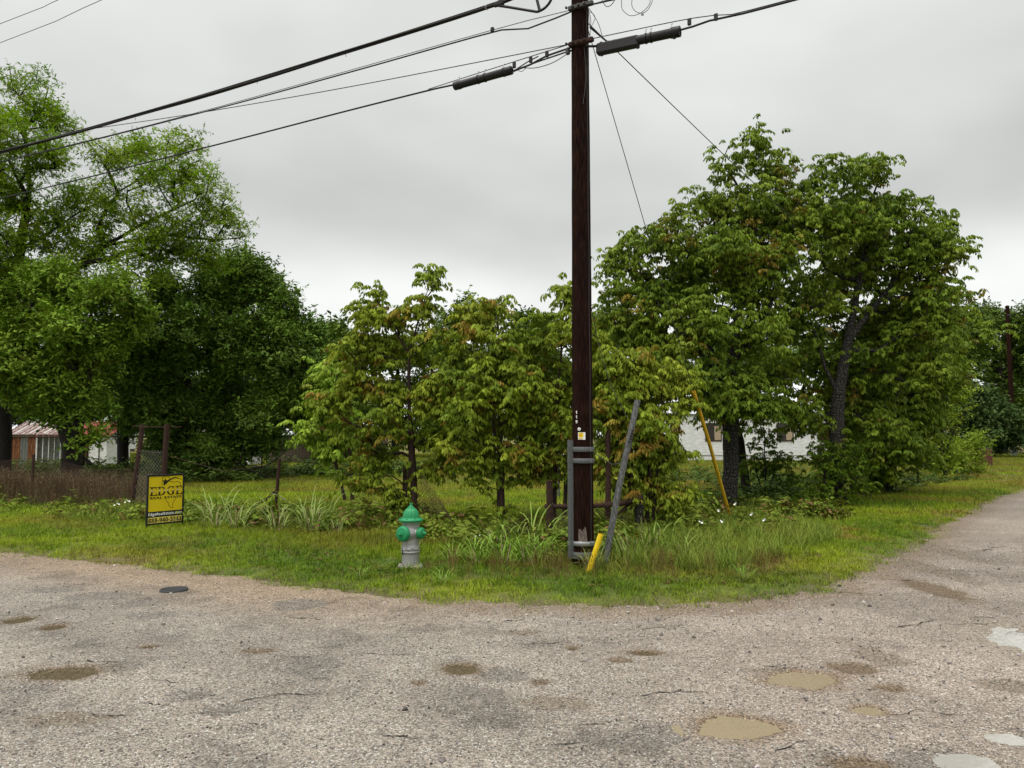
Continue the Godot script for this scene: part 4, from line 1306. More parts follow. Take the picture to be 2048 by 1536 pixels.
	plant_tree(Vector3(0.84, 0.04, -13.4), "sapling", "slender sapling just left of the dark utility pole rising behind its steel channel", "tree", "slender drooping leaf saplings behind the hydrant and pole",
		[[Vector3(-0.13, 0, 0), Vector3(-0.11, 0.85, 0), Vector3(-0.07, 1.89, 0), Vector3(0.02, 3.12, 0), Vector3(0.09, 4, 0)], [Vector3(0.07, 0, 0), Vector3(0.1, 1.37, 0), Vector3(0.26, 2.24, 0)]], 0.045,
		[[0.09, 4.16, 0, 0.17], [0.14, 4.03, -0.15, 0.24], [0.16, 3.52, 0.24, 0.37], [-0.25, 3.22, -0.16, 0.39], [-0.07, 2.62, -0.4, 0.49], [0.45, 2.59, -0.1, 0.44], [-0.25, 1.98, -0.24, 0.47], [0.23, 1.8, 0.31, 0.44], [-0.18, 1.32, 0.04, 0.37], [0.32, 1.16, 0.19, 0.3], [-0.39, 1.06, -0.12, 0.19], [-0.35, 3.63, 0.08, 0.23], [0.53, 3.2, 0.03, 0.31], [-0.52, 2.61, -0.31, 0.35], [0.1, 2.25, -0.28, 0.44], [0.6, 1.98, -0.3, 0.35]], "sap", 210)
	plant_tree(Vector3(1.93, 0.04, -12.6), "sapling", "low wide sapling right of the utility pole behind the grey leaning guard", "tree", "slender drooping leaf saplings behind the hydrant and pole",
		[[Vector3(-0.37, 0, 0), Vector3(-0.37, 0.89, 0), Vector3(-0.41, 1.71, 0), Vector3(-0.28, 2.53, 0)], [Vector3(0.23, 0, 0), Vector3(0.3, 0.89, 0), Vector3(0.41, 1.79, 0)], [Vector3(0.36, 0, 0), Vector3(0.42, 0.89, 0), Vector3(0.66, 1.71, 0)], [Vector3(-0.18, 0, 0), Vector3(0.01, 0.89, 0), Vector3(0, 1.87, 0)]], 0.04,
		[[-0.19, 2.9, 0.02, 0.23], [-0.16, 2.49, 0.01, 0.43], [0.45, 2.46, -0.15, 0.36], [0.67, 2.73, 0.01, 0.21], [-0.41, 2.03, 0.14, 0.38], [0.24, 1.87, 0.08, 0.46], [0.59, 1.95, 0.14, 0.21], [-0.18, 1.38, 0.1, 0.46], [0.65, 1.42, -0.3, 0.34], [0.38, 0.92, -0.33, 0.39], [-0.28, 1.05, -0.04, 0.2], [0.79, 0.69, 0, 0.2], [0.59, 0.57, 0.05, 0.16], [0.05, 0.66, 0.13, 0.18], [0.79, 1.34, 0.06, 0.15], [-0.47, 2.7, -0.12, 0.25], [0.93, 2.5, -0.13, 0.2], [0.95, 2.16, 0.04, 0.15], [0.16, 2.87, -0.14, 0.28]], "sap", 235)
	plant_tree(Vector3(7.11, 0.04, -17.2), "bush", "leafy bush wrapped around the foot of the forked trunk", "bush", "",
		[[Vector3(-0.05, 0, 0), Vector3(-0.14, 0.63, 0), Vector3(-0.24, 1.3, 0)], [Vector3(0.28, 0, 0), Vector3(0.42, 0.97, 0)]], 0.03,
		[[-0.06, 1.13, -0.22, 0.45], [0.5, 1.24, -0.16, 0.45], [0.07, 0.57, -0.13, 0.43], [-0.38, 0.35, -0.13, 0.27], [0.6, 0.64, 0.09, 0.36]], "bush", 80)
	plant_tree(Vector3(6.64, 0.04, -20), "bush", "small sparse shrub of thin stems in front of the white mobile home", "bush", "",
		[[Vector3(-0.1, 0, 0), Vector3(-0.08, 0.99, 0), Vector3(-0.09, 1.77, 0)], [Vector3(-0.03, 0, 0), Vector3(0.18, 0.86, 0), Vector3(0.38, 1.25, 0)], [Vector3(-0.13, 0, 0), Vector3(-0.34, 0.86, 0)]], 0.02,
		[[-0.01, 1.51, -0.17, 0.47], [-0.46, 0.87, 0.15, 0.39], [0.33, 0.93, 0.01, 0.44], [-0.02, 0.72, -0.19, 0.39], [0.53, 0.47, -0.11, 0.31]], "bush", 55)
	plant_tree(Vector3(11.85, 0.04, -22.5), "young_tree", "knee high young tree on the grass near the lane", "tree", "",
		[[Vector3(-0.03, 0.24, 0), Vector3(-0.02, 0.91, 0), Vector3(-0.02, 1.35, 0)]], 0.02,
		[[-0.08, 1.18, 0.13, 0.35], [-0.21, 0.98, -0.19, 0.23], [0.27, 0.98, -0.07, 0.26], [-0.03, 1.42, -0.03, 0.21]], "bush", 30)
	plant_tree(Vector3(18.99, 0.04, -33), "bush", "pale green bush spilling over the end of the red board fence", "bush", "",
		[[Vector3(-0.06, 0.05, 0), Vector3(-0.14, 0.69, 0)]], 0.03,
		[[-0.79, 0.61, 0.76, 0.86], [0.44, 1.12, -0.05, 0.64], [-0.41, -0.15, 0.23, 0.52], [0.9, 1.33, -0.09, 0.3], [0.57, 0.37, 0.03, 0.52]], "bushpale", 90)
	plant_tree(Vector3(15.84, 0.04, -28), "bush", "half bare bush with dark twigs beside the lane", "bush", "",
		[[Vector3(-0.14, 0.2, 0), Vector3(-0.01, 1.28, 0), Vector3(0.48, 2.19, 0), Vector3(0.96, 2.92, 0)], [Vector3(-0.14, 0.2, 0), Vector3(-0.19, 1.46, 0), Vector3(-0.22, 2.92, 0)], [Vector3(-0.07, 0.74, 0), Vector3(0.28, 1.83, 0), Vector3(0.74, 2.01, 0)], [Vector3(-0.17, 0.56, 0), Vector3(-0.45, 1.83, 0)]], 0.06,
		[[0.32, 3.68, -0.42, 0.73], [-0.4, 2.38, -0.21, 0.8], [-0.23, 1.09, -0.45, 0.84], [0.35, 2.92, 0.11, 0.4]], "bushpale", 80)
	plant_tree(Vector3(44.83, 0.04, -70), "far_tree", "dark tree beside the far utility pole at the end of the lane", "tree", "distant trees closing off the back of the lot",
		[[Vector3(-0.31, 0, 0), Vector3(0.1, 3.97, 0), Vector3(-0.19, 7.63, 0)], [Vector3(-0.1, 1.25, 0), Vector3(1.55, 5.8, 0)]], 0.4,
		[[-0.18, 11.39, -0.5, 1.91], [-1.17, 9.57, -0.9, 2.1], [2.74, 10.11, -1.51, 2.55], [3.06, 11.65, 0.86, 3.19], [-2.04, 10.05, -0.96, 1.55], [-0.44, 5.89, -1.58, 2.37], [2.09, 4.93, -0.87, 2.55], [1.9, 7.58, -2.19, 2.55], [5.7, 6.91, -2.62, 3.19], [-1.82, 12.25, -0.03, 0.91], [0.73, 12.25, -0.06, 1.09], [-4.2, 11.6, 1.26, 2.1], [-1.76, 13.07, -0.83, 1.37], [-4.12, 10.15, -1.79, 2.28], [-3.64, 8.54, 0.09, 2.28]], "far", 340)
	plant_tree(Vector3(34.51, 0.04, -58), "far_tree", "shadowed tree mass behind the red board fence by the lane", "tree", "distant trees closing off the back of the lot",
		[[Vector3(0.14, 0.37, 0), Vector3(0.25, 3.19, 0)]], 0.3,
		[[0.91, 3.21, -0.78, 2.27], [-0.89, 4.37, -0.9, 2.27], [2.41, 2.45, -0.78, 1.89], [-0.54, 1.31, 0.89, 1.51], [-2.26, 5.15, -1.14, 2.27], [3.21, 2.06, -0.27, 1.89]], "fardark", 190)
	plant_tree(Vector3(-16.5, 0.04, -25), "airy_tree", "tall airy pale green tree at the left edge with sky showing through its upper limbs", "tree", "",
		[[Vector3(0.04, 0, 0), Vector3(0.01, 1.48, 0), Vector3(-0.18, 3.43, 0), Vector3(-0.14, 5.41, 0), Vector3(0.26, 7.74, 0), Vector3(0.5, 9.76, 0), Vector3(0.25, 11.8, 0)], [Vector3(-0.14, 5.41, 0), Vector3(1.62, 6.74, 0), Vector3(3.06, 7.9, 0), Vector3(4.52, 8.74, 0), Vector3(5.99, 9.42, 0)], [Vector3(0.26, 7.74, 0), Vector3(2.03, 8.91, 0), Vector3(3.81, 9.93, 0), Vector3(5.28, 10.78, 0)], [Vector3(-0.18, 3.43, 0), Vector3(-1.81, 6.07, 0), Vector3(-2.12, 9.08, 0)], [Vector3(3.06, 7.9, 0), Vector3(5.03, 8.24, 0), Vector3(6.69, 8.07, 0)]], 0.24,
		[[-0.34, 13.58, -0.14, 0.46], [0.41, 13.66, 0.06, 0.42], [0.8, 13.38, -0.08, 0.36], [0.04, 12.75, -0.4, 0.81], [1.13, 12.3, -0.17, 0.68], [1.66, 12.03, -0.14, 0.36], [0.68, 10.7, 1.11, 1.3], [1.65, 10.56, 0.6, 0.98], [-0.06, 9.38, 0.14, 1.3], [1.85, 9.5, -0.26, 0.98], [3.23, 10.81, 0.37, 0.73], [3.58, 11.36, -0.2, 0.59], [4.37, 10.84, -0.17, 0.73], [5.38, 11.12, 0.43, 0.52], [5.69, 11.36, 0.02, 0.39], [6.09, 10.32, 0.32, 0.65], [6.76, 10.15, 0.34, 0.42], [5.25, 9.73, 0.59, 0.9], [6.58, 9.34, 0.25, 0.75], [7.31, 9.27, 0.21, 0.36], [7.12, 8.65, 0.32, 0.59], [4.91, 8.51, 0.82, 0.98], [3.2, 9.23, 0.06, 0.9], [6.09, 8.19, 0.18, 0.81], [2.78, 7.95, -0.2, 0.98], [1.12, 8.12, -0.18, 1.14], [4.78, 7.3, 0.46, 0.98], [-2.89, 12.51, -1.3, 1.79], [-0.4, 8.51, 1.9, 2.12], [6.58, 7.38, 0.11, 0.65], [7.59, 8.09, 0.08, 0.2], [5.43, 7.7, 0.13, 0.81], [0.62, 7.22, 0.79, 1.14]], "airy", 520)
	plant_tree(Vector3(-13.21, 0.04, -23), "low_limbed_tree", "mid green tree with two dark leaning stems in front of the rusty shed", "tree", "",
		[[Vector3(-0.05, 0, 0), Vector3(0.02, 1.19, 0), Vector3(-0.33, 2.39, 0), Vector3(-0.54, 3.89, 0), Vector3(-0.45, 5.41, 0)], [Vector3(0.22, 0, 0), Vector3(0.14, 1.19, 0), Vector3(0.34, 2.69, 0), Vector3(0.66, 4.19, 0)], [Vector3(-0.34, 2.69, 0), Vector3(-1.44, 3.89, 0), Vector3(-1.93, 4.8, 0)]], 0.2,
		[[-2.14, 6, -0.71, 1.2], [-0.19, 6.28, 0.24, 1.05], [1.44, 5.73, 0.75, 0.9], [-1.47, 4.53, -0.24, 1.2], [0.5, 4.69, 0.82, 1.12], [1.21, 4.66, -0.06, 0.75], [-1.55, 3.42, 0.26, 0.9], [-0.6, 3.3, -0.14, 0.97], [0.23, 3.73, -0.68, 0.82], [0.38, 2.7, -0.33, 0.57], [-0.43, 2.53, 0.09, 0.6], [-1.57, 2.7, -0.29, 0.51], [-2.99, 4.22, -0.27, 1.05], [0.78, 1.64, 0.06, 0.24], [1.96, 5.36, 0.29, 0.45], [1, 2.24, -0.05, 0.3]], "mid", 240)
	plant_tree(Vector3(-11.74, 0.04, -28.5), "dense_tree", "wide dark rounded tree hanging low in the middle of the left tree line", "tree", "",
		[[Vector3(-0.05, 0.08, 0), Vector3(-0.19, 2.02, 0), Vector3(-0.33, 3.69, 0), Vector3(-0.46, 5, 0), Vector3(-0.68, 5.94, 0)], [Vector3(-0.22, 2.94, 0), Vector3(1.05, 4.06, 0), Vector3(2.34, 4.81, 0)], [Vector3(-0.26, 3.13, 0), Vector3(-1.75, 4.44, 0)], [Vector3(-0.37, 4.81, 0), Vector3(1, 5.94, 0), Vector3(1.92, 6.88, 0)]], 0.24,
		[[-1.33, 7.19, -0.12, 1.02], [0.08, 7.71, -0.79, 0.96], [1.62, 7.62, -0.81, 0.96], [2.71, 7.19, -0.13, 0.67], [3.38, 6.48, 0.16, 0.59], [3.51, 5.81, -0.42, 0.59], [3.54, 4.71, 0.92, 1.02], [-1.31, 5.06, 0.98, 1.39], [0.38, 5.4, -0.21, 1.76], [2.25, 4.47, -0.31, 1.48], [4.16, 4.2, 0.48, 0.74], [-0.94, 3.15, -0.37, 1.58], [0.69, 2.8, -1.05, 1.48], [3.21, 2.75, 0.27, 1.21], [-2.02, 2.94, 0.13, 1.02], [-1.09, 1.46, 0.44, 0.89], [0.54, 1.28, 0.4, 1.08], [1.61, 1.46, -0.71, 0.83], [2.83, 1.46, 0.14, 0.67], [1.33, 0.71, -0.49, 0.59], [0.18, 0.52, -0.55, 0.74], [3.83, 2.95, -0.13, 0.74], [-2.3, 4.4, 0.4, 0.93], [1.97, 7.82, -0.64, 0.74], [1.52, 8.12, 0, 0.63], [4.06, 5.64, 0.08, 0.56], [4.67, 3.58, 0.28, 0.85], [0.87, 6.84, -0.81, 0.93], [2.5, 6.09, 0.01, 0.78], [2.04, 5.71, 0.29, 0.74]], "dense", 430)
	plant_tree(Vector3(-15.08, 0.04, -30), "dense_tree", "dark narrow tree behind the tall rusty fence posts", "tree", "",
		[[Vector3(-0.05, 0.1, 0), Vector3(-0.11, 2.04, 0), Vector3(-0.27, 3.8, 0)], [Vector3(1.7, 0.1, 0), Vector3(1.55, 1.84, 0)]], 0.2,
		[[0.16, 3.21, 0.04, 1.07], [-0.08, 4.51, 0.8, 1.17], [0.77, 4.02, -0.26, 1.17], [0.98, 2.43, 0.08, 0.78], [0.09, 2.23, 0.22, 0.59]], "dense", 100)
	plant_tree(Vector3(-10.73, 0.04, -46), "far_tree", "rounded far tree just right of the dark dense tree", "tree", "distant trees closing off the back of the lot",
		[[Vector3(0.02, 0.48, 0), Vector3(-0.02, 3.16, 0), Vector3(0.12, 5.57, 0)]], 0.28,
		[[-0.68, 7.76, -0.55, 1.08], [0.21, 7.16, -0.7, 1.2], [-0.49, 5.75, 1.31, 1.5], [0.68, 4.97, -0.1, 1.65], [-0.32, 3.73, 0.67, 1.65], [-1.67, 2.9, -1.17, 1.5], [0.87, 2.89, -0.76, 1.5], [-0.01, 1.37, 0.55, 1.2]], "far", 150)
	plant_tree(Vector3(-8.82, 0.04, -58), "far_tree", "far tree behind the tallest sapling", "tree", "distant trees closing off the back of the lot",
		[[Vector3(0.02, 0.18, 0), Vector3(-0.02, 3.57, 0), Vector3(0.18, 6.6, 0)]], 0.28,
		[[-1.83, 7.3, 0.63, 1.51], [0.12, 7.99, 1.17, 1.89], [1.64, 7.92, -1.66, 1.89], [-0.66, 5.04, 0.77, 2.08], [2.2, 4.72, -0.4, 2.08], [-2.65, 3.94, 0.07, 1.51], [0.31, 2.06, -0.44, 1.7], [3.37, 2.06, -0.28, 1.51]], "far", 120)
	plant_tree(Vector3(-3.3, 0.04, -54), "far_tree", "far tree with twiggy top behind the second sapling", "tree", "distant trees closing off the back of the lot",
		[[Vector3(0.01, 0.28, 0), Vector3(0, 3.43, 0), Vector3(0.2, 6.26, 0)]], 0.28,
		[[-1.13, 9.87, -0.4, 0.91], [0, 10.42, 0.63, 0.91], [0.83, 9.54, -0.56, 1.2], [-1.04, 7.96, 0.57, 1.58], [1.04, 6.98, -0.11, 1.76], [-0.33, 5.16, 0.57, 1.93], [1.77, 4.1, 0.71, 1.93], [-1.06, 2.38, -0.09, 1.76], [1.41, 1.68, 0.1, 1.58]], "far", 150)
	plant_tree(Vector3(2.04, 0.04, -56), "far_tree", "far tree with bare snags poking from its top left of the pole", "tree", "distant trees closing off the back of the lot",
		[[Vector3(-0.01, 0.23, 0), Vector3(0, 3.5, 0), Vector3(0.23, 6.43, 0)], [Vector3(0.01, 6.43, 0), Vector3(0.2, 8.27, 0), Vector3(0.94, 10.12, 0)], [Vector3(0.01, 6.43, 0), Vector3(0.57, 9.38, 0), Vector3(1.67, 10.78, 0)]], 0.28,
		[[-0.73, 9.52, 0.31, 1.24], [-1.45, 10.17, -0.39, 0.88], [0.76, 9.22, -0.23, 1.39], [-1.11, 7.37, 1.52, 1.82], [1.06, 6.72, 0.81, 1.82], [-0.37, 4.59, 0.16, 2.01], [2.3, 4.67, -1.37, 1.82], [-1.07, 2.43, -1.15, 1.64], [1.83, 2.41, -0.13, 1.64]], "far", 150)
	plant_tree(Vector3(8.03, 0.04, -60), "far_tree", "far tree behind the low wide sapling", "tree", "distant trees closing off the back of the lot",
		[[Vector3(-0.01, 0.13, 0), Vector3(0.02, 3.64, 0), Vector3(0.28, 6.77, 0)]], 0.28,
		[[-0.52, 10.1, 1.57, 1.8], [2.2, 9.26, -0.98, 1.95], [-1.16, 7.53, 0.28, 2.15], [1.65, 6.01, -0.29, 2.15], [4.11, 6.84, -0.73, 1.95], [0.08, 3.65, -0.46, 1.95], [2.75, 4.42, 0.04, 1.17]], "far", 140)
	plant_tree(Vector3(17.29, 0.04, -64), "far_tree", "far tree rising behind the white mobile home", "tree", "distant trees closing off the back of the lot",
		[[Vector3(-0.03, 0.04, 0), Vector3(0.04, 3.77, 0), Vector3(0.36, 7.12, 0)]], 0.28,
		[[-1.12, 8.99, -1.7, 2.29], [1.25, 9.16, 0.52, 2.5], [4.14, 7.91, 0.49, 2.5], [0.01, 5.95, -1.32, 2.08], [2.26, 5.38, 1.02, 1.88], [6.1, 7.47, 0.76, 2.08]], "far", 120)
	plant_tree(Vector3(26.82, 0.04, -62), "far_tree", "far tree behind the two tallest broad trees", "tree", "distant trees closing off the back of the lot",
		[[Vector3(-0.04, 0.09, 0), Vector3(0.06, 3.7, 0), Vector3(0.4, 6.94, 0)]], 0.28,
		[[-1.27, 7.9, -1.44, 2.42], [0.08, 7.95, 2.05, 2.62], [0.73, 4.99, -1.47, 2.42], [3.78, 6.19, -0.85, 2.42], [-2.07, 2.49, 0.2, 1.61], [1.27, 2.09, 0.78, 2.02], [4.98, 2.51, -1.02, 2.02]], "far", 140)
	plant_tree(Vector3(-36.81, 0.04, -62), "far_tree", "low far tree line over the pale house roof at the left", "tree", "distant trees closing off the back of the lot",
		[[Vector3(0.06, 0.09, 0), Vector3(-0.08, 3.7, 0), Vector3(0.03, 6.94, 0)]], 0.28,
		[[-4.24, 4.99, -1.34, 1.82], [0.37, 5.62, 1.56, 2.42], [2.7, 6.13, 0.09, 2.42], [-2.97, 3.3, -0.12, 1.37], [-0.06, 3.3, 0.01, 1.45], [3.39, 3.69, 0.44, 1.45], [-4.79, 5.63, 1.51, 2.42], [5.37, 4.93, -0.31, 2.02]], "fardark", 190)
	plant_tree(Vector3(-44.61, 0.04, -58), "far_tree", "far tree outside the left edge of the photo behind the pale grass", "tree", "distant trees closing off the back of the lot",
		[[Vector3(0.08, 0.18, 0), Vector3(-0.1, 3.57, 0), Vector3(-0.03, 6.6, 0)]], 0.28,
		[[-1.65, 8.31, -1.7, 3.02], [-1.35, 6.4, 2.35, 3.02], [3.37, 5.75, 1.28, 2.64], [-2.02, 3.23, -1.52, 2.64], [-5.62, 3.22, -1.19, 2.27]], "far", 150)
	plant_tree(Vector3(50.14, 0.04, -64), "far_tree", "far tree beyond the right edge of the photo past the far pole", "tree", "distant trees closing off the back of the lot",
		[[Vector3(-0.09, 0.04, 0), Vector3(0.11, 3.77, 0), Vector3(0.54, 7.12, 0)]], 0.28,
		[[1.17, 9.34, -0.98, 3.33], [-4.89, 6.9, 2.49, 2.92], [4.75, 7.23, -1.34, 3.33], [1.91, 3.43, -2.87, 3.33]], "far", 150)
	plant_tree(Vector3(-21.59, 0.04, -60), "far_tree", "far tree filling the gap behind the dark rounded tree", "tree", "distant trees closing off the back of the lot",
		[[Vector3(0.03, 0.13, 0), Vector3(-0.05, 3.64, 0), Vector3(0.11, 6.77, 0)]], 0.28,
		[[-4.52, 6.14, -2.1, 2.34], [-0.79, 5.25, -0.85, 2.34], [3.26, 4.71, 1.9, 2.34], [4.64, 4.88, -1.32, 2.15], [-1.63, 2.84, 0.89, 1.76], [1.78, 2.47, -0.46, 1.76], [4.3, 2.48, -1.27, 1.56], [-5.45, 3.27, -0.75, 1.95]], "far", 170)
	pass


# ---------------------------------------------------------------- utility pole
func utility_pole():
	var p := thing("utility_pole", "dark brown wooden utility pole at the corner, banded to a steel channel", "utility pole", Vector3(0.88, 0.0, -9.61))
	var st := new_st()
	var prof := []
	for i in 45:
		var y := -0.4 + 11.2 * i / 44.0
		var t := y / 10.8
		prof.append(Vector3(lerpf(0.134, 0.098, clampf(t, 0, 1)) * (1.0 + 0.008 * sin(i * 1.7)), y, 0.0015 + 0.001 * sin(i * 0.9)))
	prof.append(Vector3(0.001, 10.82, 0))
	lathe(st, prof, Transform3D(), 40, 9)
	obj("shaft", st, M.creosote, p)
	# splits along the grain
	var dark := mat("grain_split", 0.004, 0.003, 0.003, 0.9)
	var g := RandomNumberGenerator.new()
	g.seed = 12
	for i in 26:
		st = new_st()
		st.set_smooth_group(-1)
		var a := g.randf_range(-0.4, PI + 0.4)
		var y0 := g.randf_range(0.3, 7.0)
		var l := g.randf_range(0.3, 1.6)
		for k in 6:
			var t0 := k / 6.0
			var t1 := (k + 1) / 6.0
			var w0 := 0.0026 * sin(PI * t0) + 0.0003
			var w1 := 0.0026 * sin(PI * t1) + 0.0003
			var f := func(t: float, w: float) -> Vector3:
				var r := lerpf(0.134, 0.098, (y0 + l * t) / 10.8) * 1.012 + 0.0012
				var aa := a + w / r + 0.03 * sin(t * 5.0 + i)
				return Vector3(cos(aa) * r, y0 + l * t, sin(aa) * r)
			quad(st, f.call(t0, w0), f.call(t0, -w0), f.call(t1, -w1), f.call(t1, w1))
		obj("grain_split", st, dark, p)
	# pale worn wood low on the shaft
	var worn := grained("worn_wood", [[0.2, 0.05, 0.035, 0.03], [0.55, 0.16, 0.125, 0.11], [0.85, 0.26, 0.22, 0.2]], 0.03, Vector3(9, 0.6, 9), 0.85)
	for i in 9:
		st = new_st()
		st.set_smooth_group(-1)
		var a := PI * 0.5 + 0.42 - 0.075 * i + g.randf_range(-0.02, 0.02)
		var y0 := 0.3 + g.randf_range(-0.02, 0.1)
		var l := g.randf_range(0.1, 0.3)
		for k in 6:
			var f := func(t: float, e: float) -> Vector3:
				var w := (0.014 * sqrt(maxf(sin(PI * (t * 0.92 + 0.04)), 0.0))) * e
				var aa := a + w / 0.137 + 0.02 * sin(t * 9.0 + i)
				return Vector3(cos(aa) * 0.1375, y0 + l * t, sin(aa) * 0.1375)
			quad(st, f.call(k / 6.0, 1.0), f.call(k / 6.0, -1.0), f.call((k + 1) / 6.0, -1.0), f.call((k + 1) / 6.0, 1.0))
		obj("bare_wood", st, worn, p)
	# C shaped steel channel on the left with four bands
	st = new_st()
	st.set_smooth_group(-1)
	var inner := []
	var outer := []
	for k in 13:
		var a := PI + 0.95 - 1.45 * k / 12.0
		inner.append(Vector3(cos(a) * 0.139, 0, sin(a) * 0.139))
		outer.append(Vector3(cos(a) * 0.183 - 0.006, 0, sin(a) * 0.183))
	var y0 := Vector3(0, 0.16, 0)
	var y1 := Vector3(0, 1.6, 0)
	for k in 12:
		quad(st, outer[k] + y0, outer[k + 1] + y0, outer[k + 1] + y1, outer[k] + y1)
		quad(st, inner[k + 1] + y0, inner[k] + y0, inner[k] + y1, inner[k + 1] + y1)
		quad(st, inner[k] + y1, outer[k] + y1, outer[k + 1] + y1, inner[k + 1] + y1)
		quad(st, outer[k] + y0, inner[k] + y0, inner[k + 1] + y0, outer[k + 1] + y0)
	for k in [0, 12]:
		quad(st, inner[k] + y0, outer[k] + y0, outer[k] + y1, inner[k] + y1)
	obj("steel_channel", st, M.galvanised, p)
	var bands := [[0.19, 0.085, "galvanised"], [0.335, 0.055, "band_bright"], [1.345, 0.06, "galvanised"], [1.485, 0.06, "galvanised"]]
	for b in bands:
		st = new_st()
		lathe(st, [Vector3(0.146, b[0] - b[1] / 2, 0), Vector3(0.149, b[0] - b[1] / 2 + 0.004, 0), Vector3(0.149, b[0] + b[1] / 2 - 0.004, 0), Vector3(0.146, b[0] + b[1] / 2, 0)], Transform3D(Basis().scaled(Vector3(1.0, 1, 1)), Vector3(-0.004, 0, 0)), 40)
		var bo := obj("band", st, M[b[2]], p)
		# the band swings out round the channel
		st = new_st()
		st.set_smooth_group(1)
		for k in 12:
			var o0: Vector3 = outer[k] * 1.02 + Vector3(0, b[0] - b[1] / 2, 0)
			var o1: Vector3 = outer[k + 1] * 1.02 + Vector3(0, b[0] - b[1] / 2, 0)
			quad(st, o0, o1, o1 + Vector3(0, b[1], 0), o0 + Vector3(0, b[1], 0))
		obj("strap", st, M[b[2]], bo)
		st = new_st()
		box(st, Transform3D(Basis(Vector3(0, 1, 0), -0.55), Vector3(0.085, b[0], 0.128)), Vector3(0.05, b[1] * 0.8, 0.012), 0.003)
		obj("buckle", st, M.galvanised, bo)
	st = new_st()
	lathe(st, [Vector3(0.008, 0, 0), Vector3(0.008, 0.003, 0), Vector3(0.001, 0.004, 0)], Transform3D(Basis(Vector3(1, 0, 0), PI / 2), Vector3(-0.168, 1.24, 0.09)), 10)
	obj("bolt_hole", st, M.black_rubber, p)
	# small plates nailed to the shaft: figures, a round tag, a torn yellow and white notice
	var fr := 0.1345
	for e in [["1", 1.94], ["1", 1.885], ["9", 1.825]]:
		var tm := text_mesh(e[0], "Droid Sans", 0.052, true, 0.004)
		var o := MeshInstance3D.new()
		o.name = "figure"
		o.mesh = tm
		o.material_override = M.sign_white
		o.position = Vector3(-0.083, e[1], 0.112)
		o.rotation.y = -0.63
		place(o, p)
	st = new_st()
	lathe(st, [Vector3(0.02, 0, 0), Vector3(0.02, 0.003, 0), Vector3(0.008, 0.004, 0)], Transform3D(Basis(Vector3(1, 0, 0), PI / 2).rotated(Vector3.UP, -0.38), Vector3(-0.052, 1.735, 0.127)), 20)
	var tagm := obj("round_tag", st, M.sign_white, p)
	st = new_st()
	lathe(st, [Vector3(0.008, 0, 0), Vector3(0.007, 0.006, 0), Vector3(0.001, 0.007, 0)], Transform3D(Basis(Vector3(1, 0, 0), PI / 2).rotated(Vector3.UP, -0.38), Vector3(-0.052, 1.735, 0.127)), 12)
	obj("nail", st, M.clip_metal, tagm)
	var notice := curved_plate(p, "notice", -0.5, 0.17, 1.605, 1.695, 0.1362, M.sign_white)
	for e in [[-0.44, -0.02, 1.632, 1.69, "yellow_plastic"], [-0.4, -0.18, 1.645, 1.67, "sign_orange"], [-0.47, -0.08, 1.61, 1.622, "sign_orange"], [-0.3, -0.12, 1.675, 1.69, "sign_orange"]]:
		curved_plate(notice, "print", e[0], e[1], e[2], e[3], 0.1372 + 0.0008 * randf_of(e[0]), M[e[4]])
	# down wire, through bolts, wire clamps at the strands
	st = new_st()
	var dw := []
	for i in 30:
		var y := 0.1 + 7.0 * i / 29.0
		var r := lerpf(0.134, 0.098, y / 10.8) + 0.006
		var a := PI * 0.5 - 0.72 + 0.04 * sin(i * 1.1)
		dw.append(Vector3(cos(a) * r, y, sin(a) * r))
	tube(st, dw, 0.0045, 0.0045, 5)
	obj("down_wire", st, M.creosote if false else M.strand, p)
	for y in [6.66, 7.14]:
		var hub := new_st()
		box(hub, Transform3D(Basis(Vector3(0, 1, 0), -0.484), Vector3(0.0, y, 0.135)), Vector3(0.34, 0.055, 0.06), 0.008)
		for k in 4:
			lathe(hub, [Vector3(0.018, 0, 0), Vector3(0.018, 0.02, 0), Vector3(0.001, 0.022, 0)], Transform3D(Basis(Vector3(0, 1, 0), -0.484) * Basis(Vector3(1, 0, 0), PI / 2), Basis(Vector3(0, 1, 0), -0.484) * Vector3(-0.12 + 0.08 * k, y, 0.155)), 6, 0, true)
		obj("strand_clamp", hub, M.rust if y < 7.0 else M.strand, p)
	st = new_st()
	box(st, Transform3D(Basis(Vector3(0, 1, 0), -0.484), Vector3(-0.16, 6.6, 0.02)), Vector3(0.05, 0.09, 0.05), 0.01)
	obj("guy_hook", st, M.strand, p)
	# far pole at the end of the lane
	var f := thing("utility_pole", "distant utility pole with a grey sheath round its foot at the end of the lane", "utility pole", Vector3(41.0, 0.0, -63.0))
	st = new_st()
	lathe(st, [Vector3(0.2, -0.3, 0), Vector3(0.19, 3, 0), Vector3(0.15, 12.4, 0), Vector3(0.001, 12.45, 0)], Transform3D(), 16)
	obj("shaft", st, M.creosote, f)
	st = new_st()
	lathe(st, [Vector3(0.23, 0, 0), Vector3(0.23, 1.65, 0), Vector3(0.19, 1.68, 0)], Transform3D(), 16)
	obj("sheath", st, M.galvanised, f)
	for y in [10.3, 11.6]:
		st = new_st()
		box(st, Transform3D(Basis(Vector3(0, 1, 0), -0.9), Vector3(0, y, 0.2)), Vector3(0.3, 0.1, 0.1), 0.02)
		obj("bracket", st, M.strand, f)

	# leaning guards and guys
	var gr := thing("guy_guard", "grey plastic guy guard leaning right beside the utility pole", "guy guard")
	st = new_st()
	tube(st, [Vector3(1.14, -0.1, -9.78), Vector3(1.34, 1.0, -9.7), Vector3(1.575, 2.1, -9.62)], 0.043, 0.036, 14)
	obj("sleeve", st, M.grey_plastic, gr)
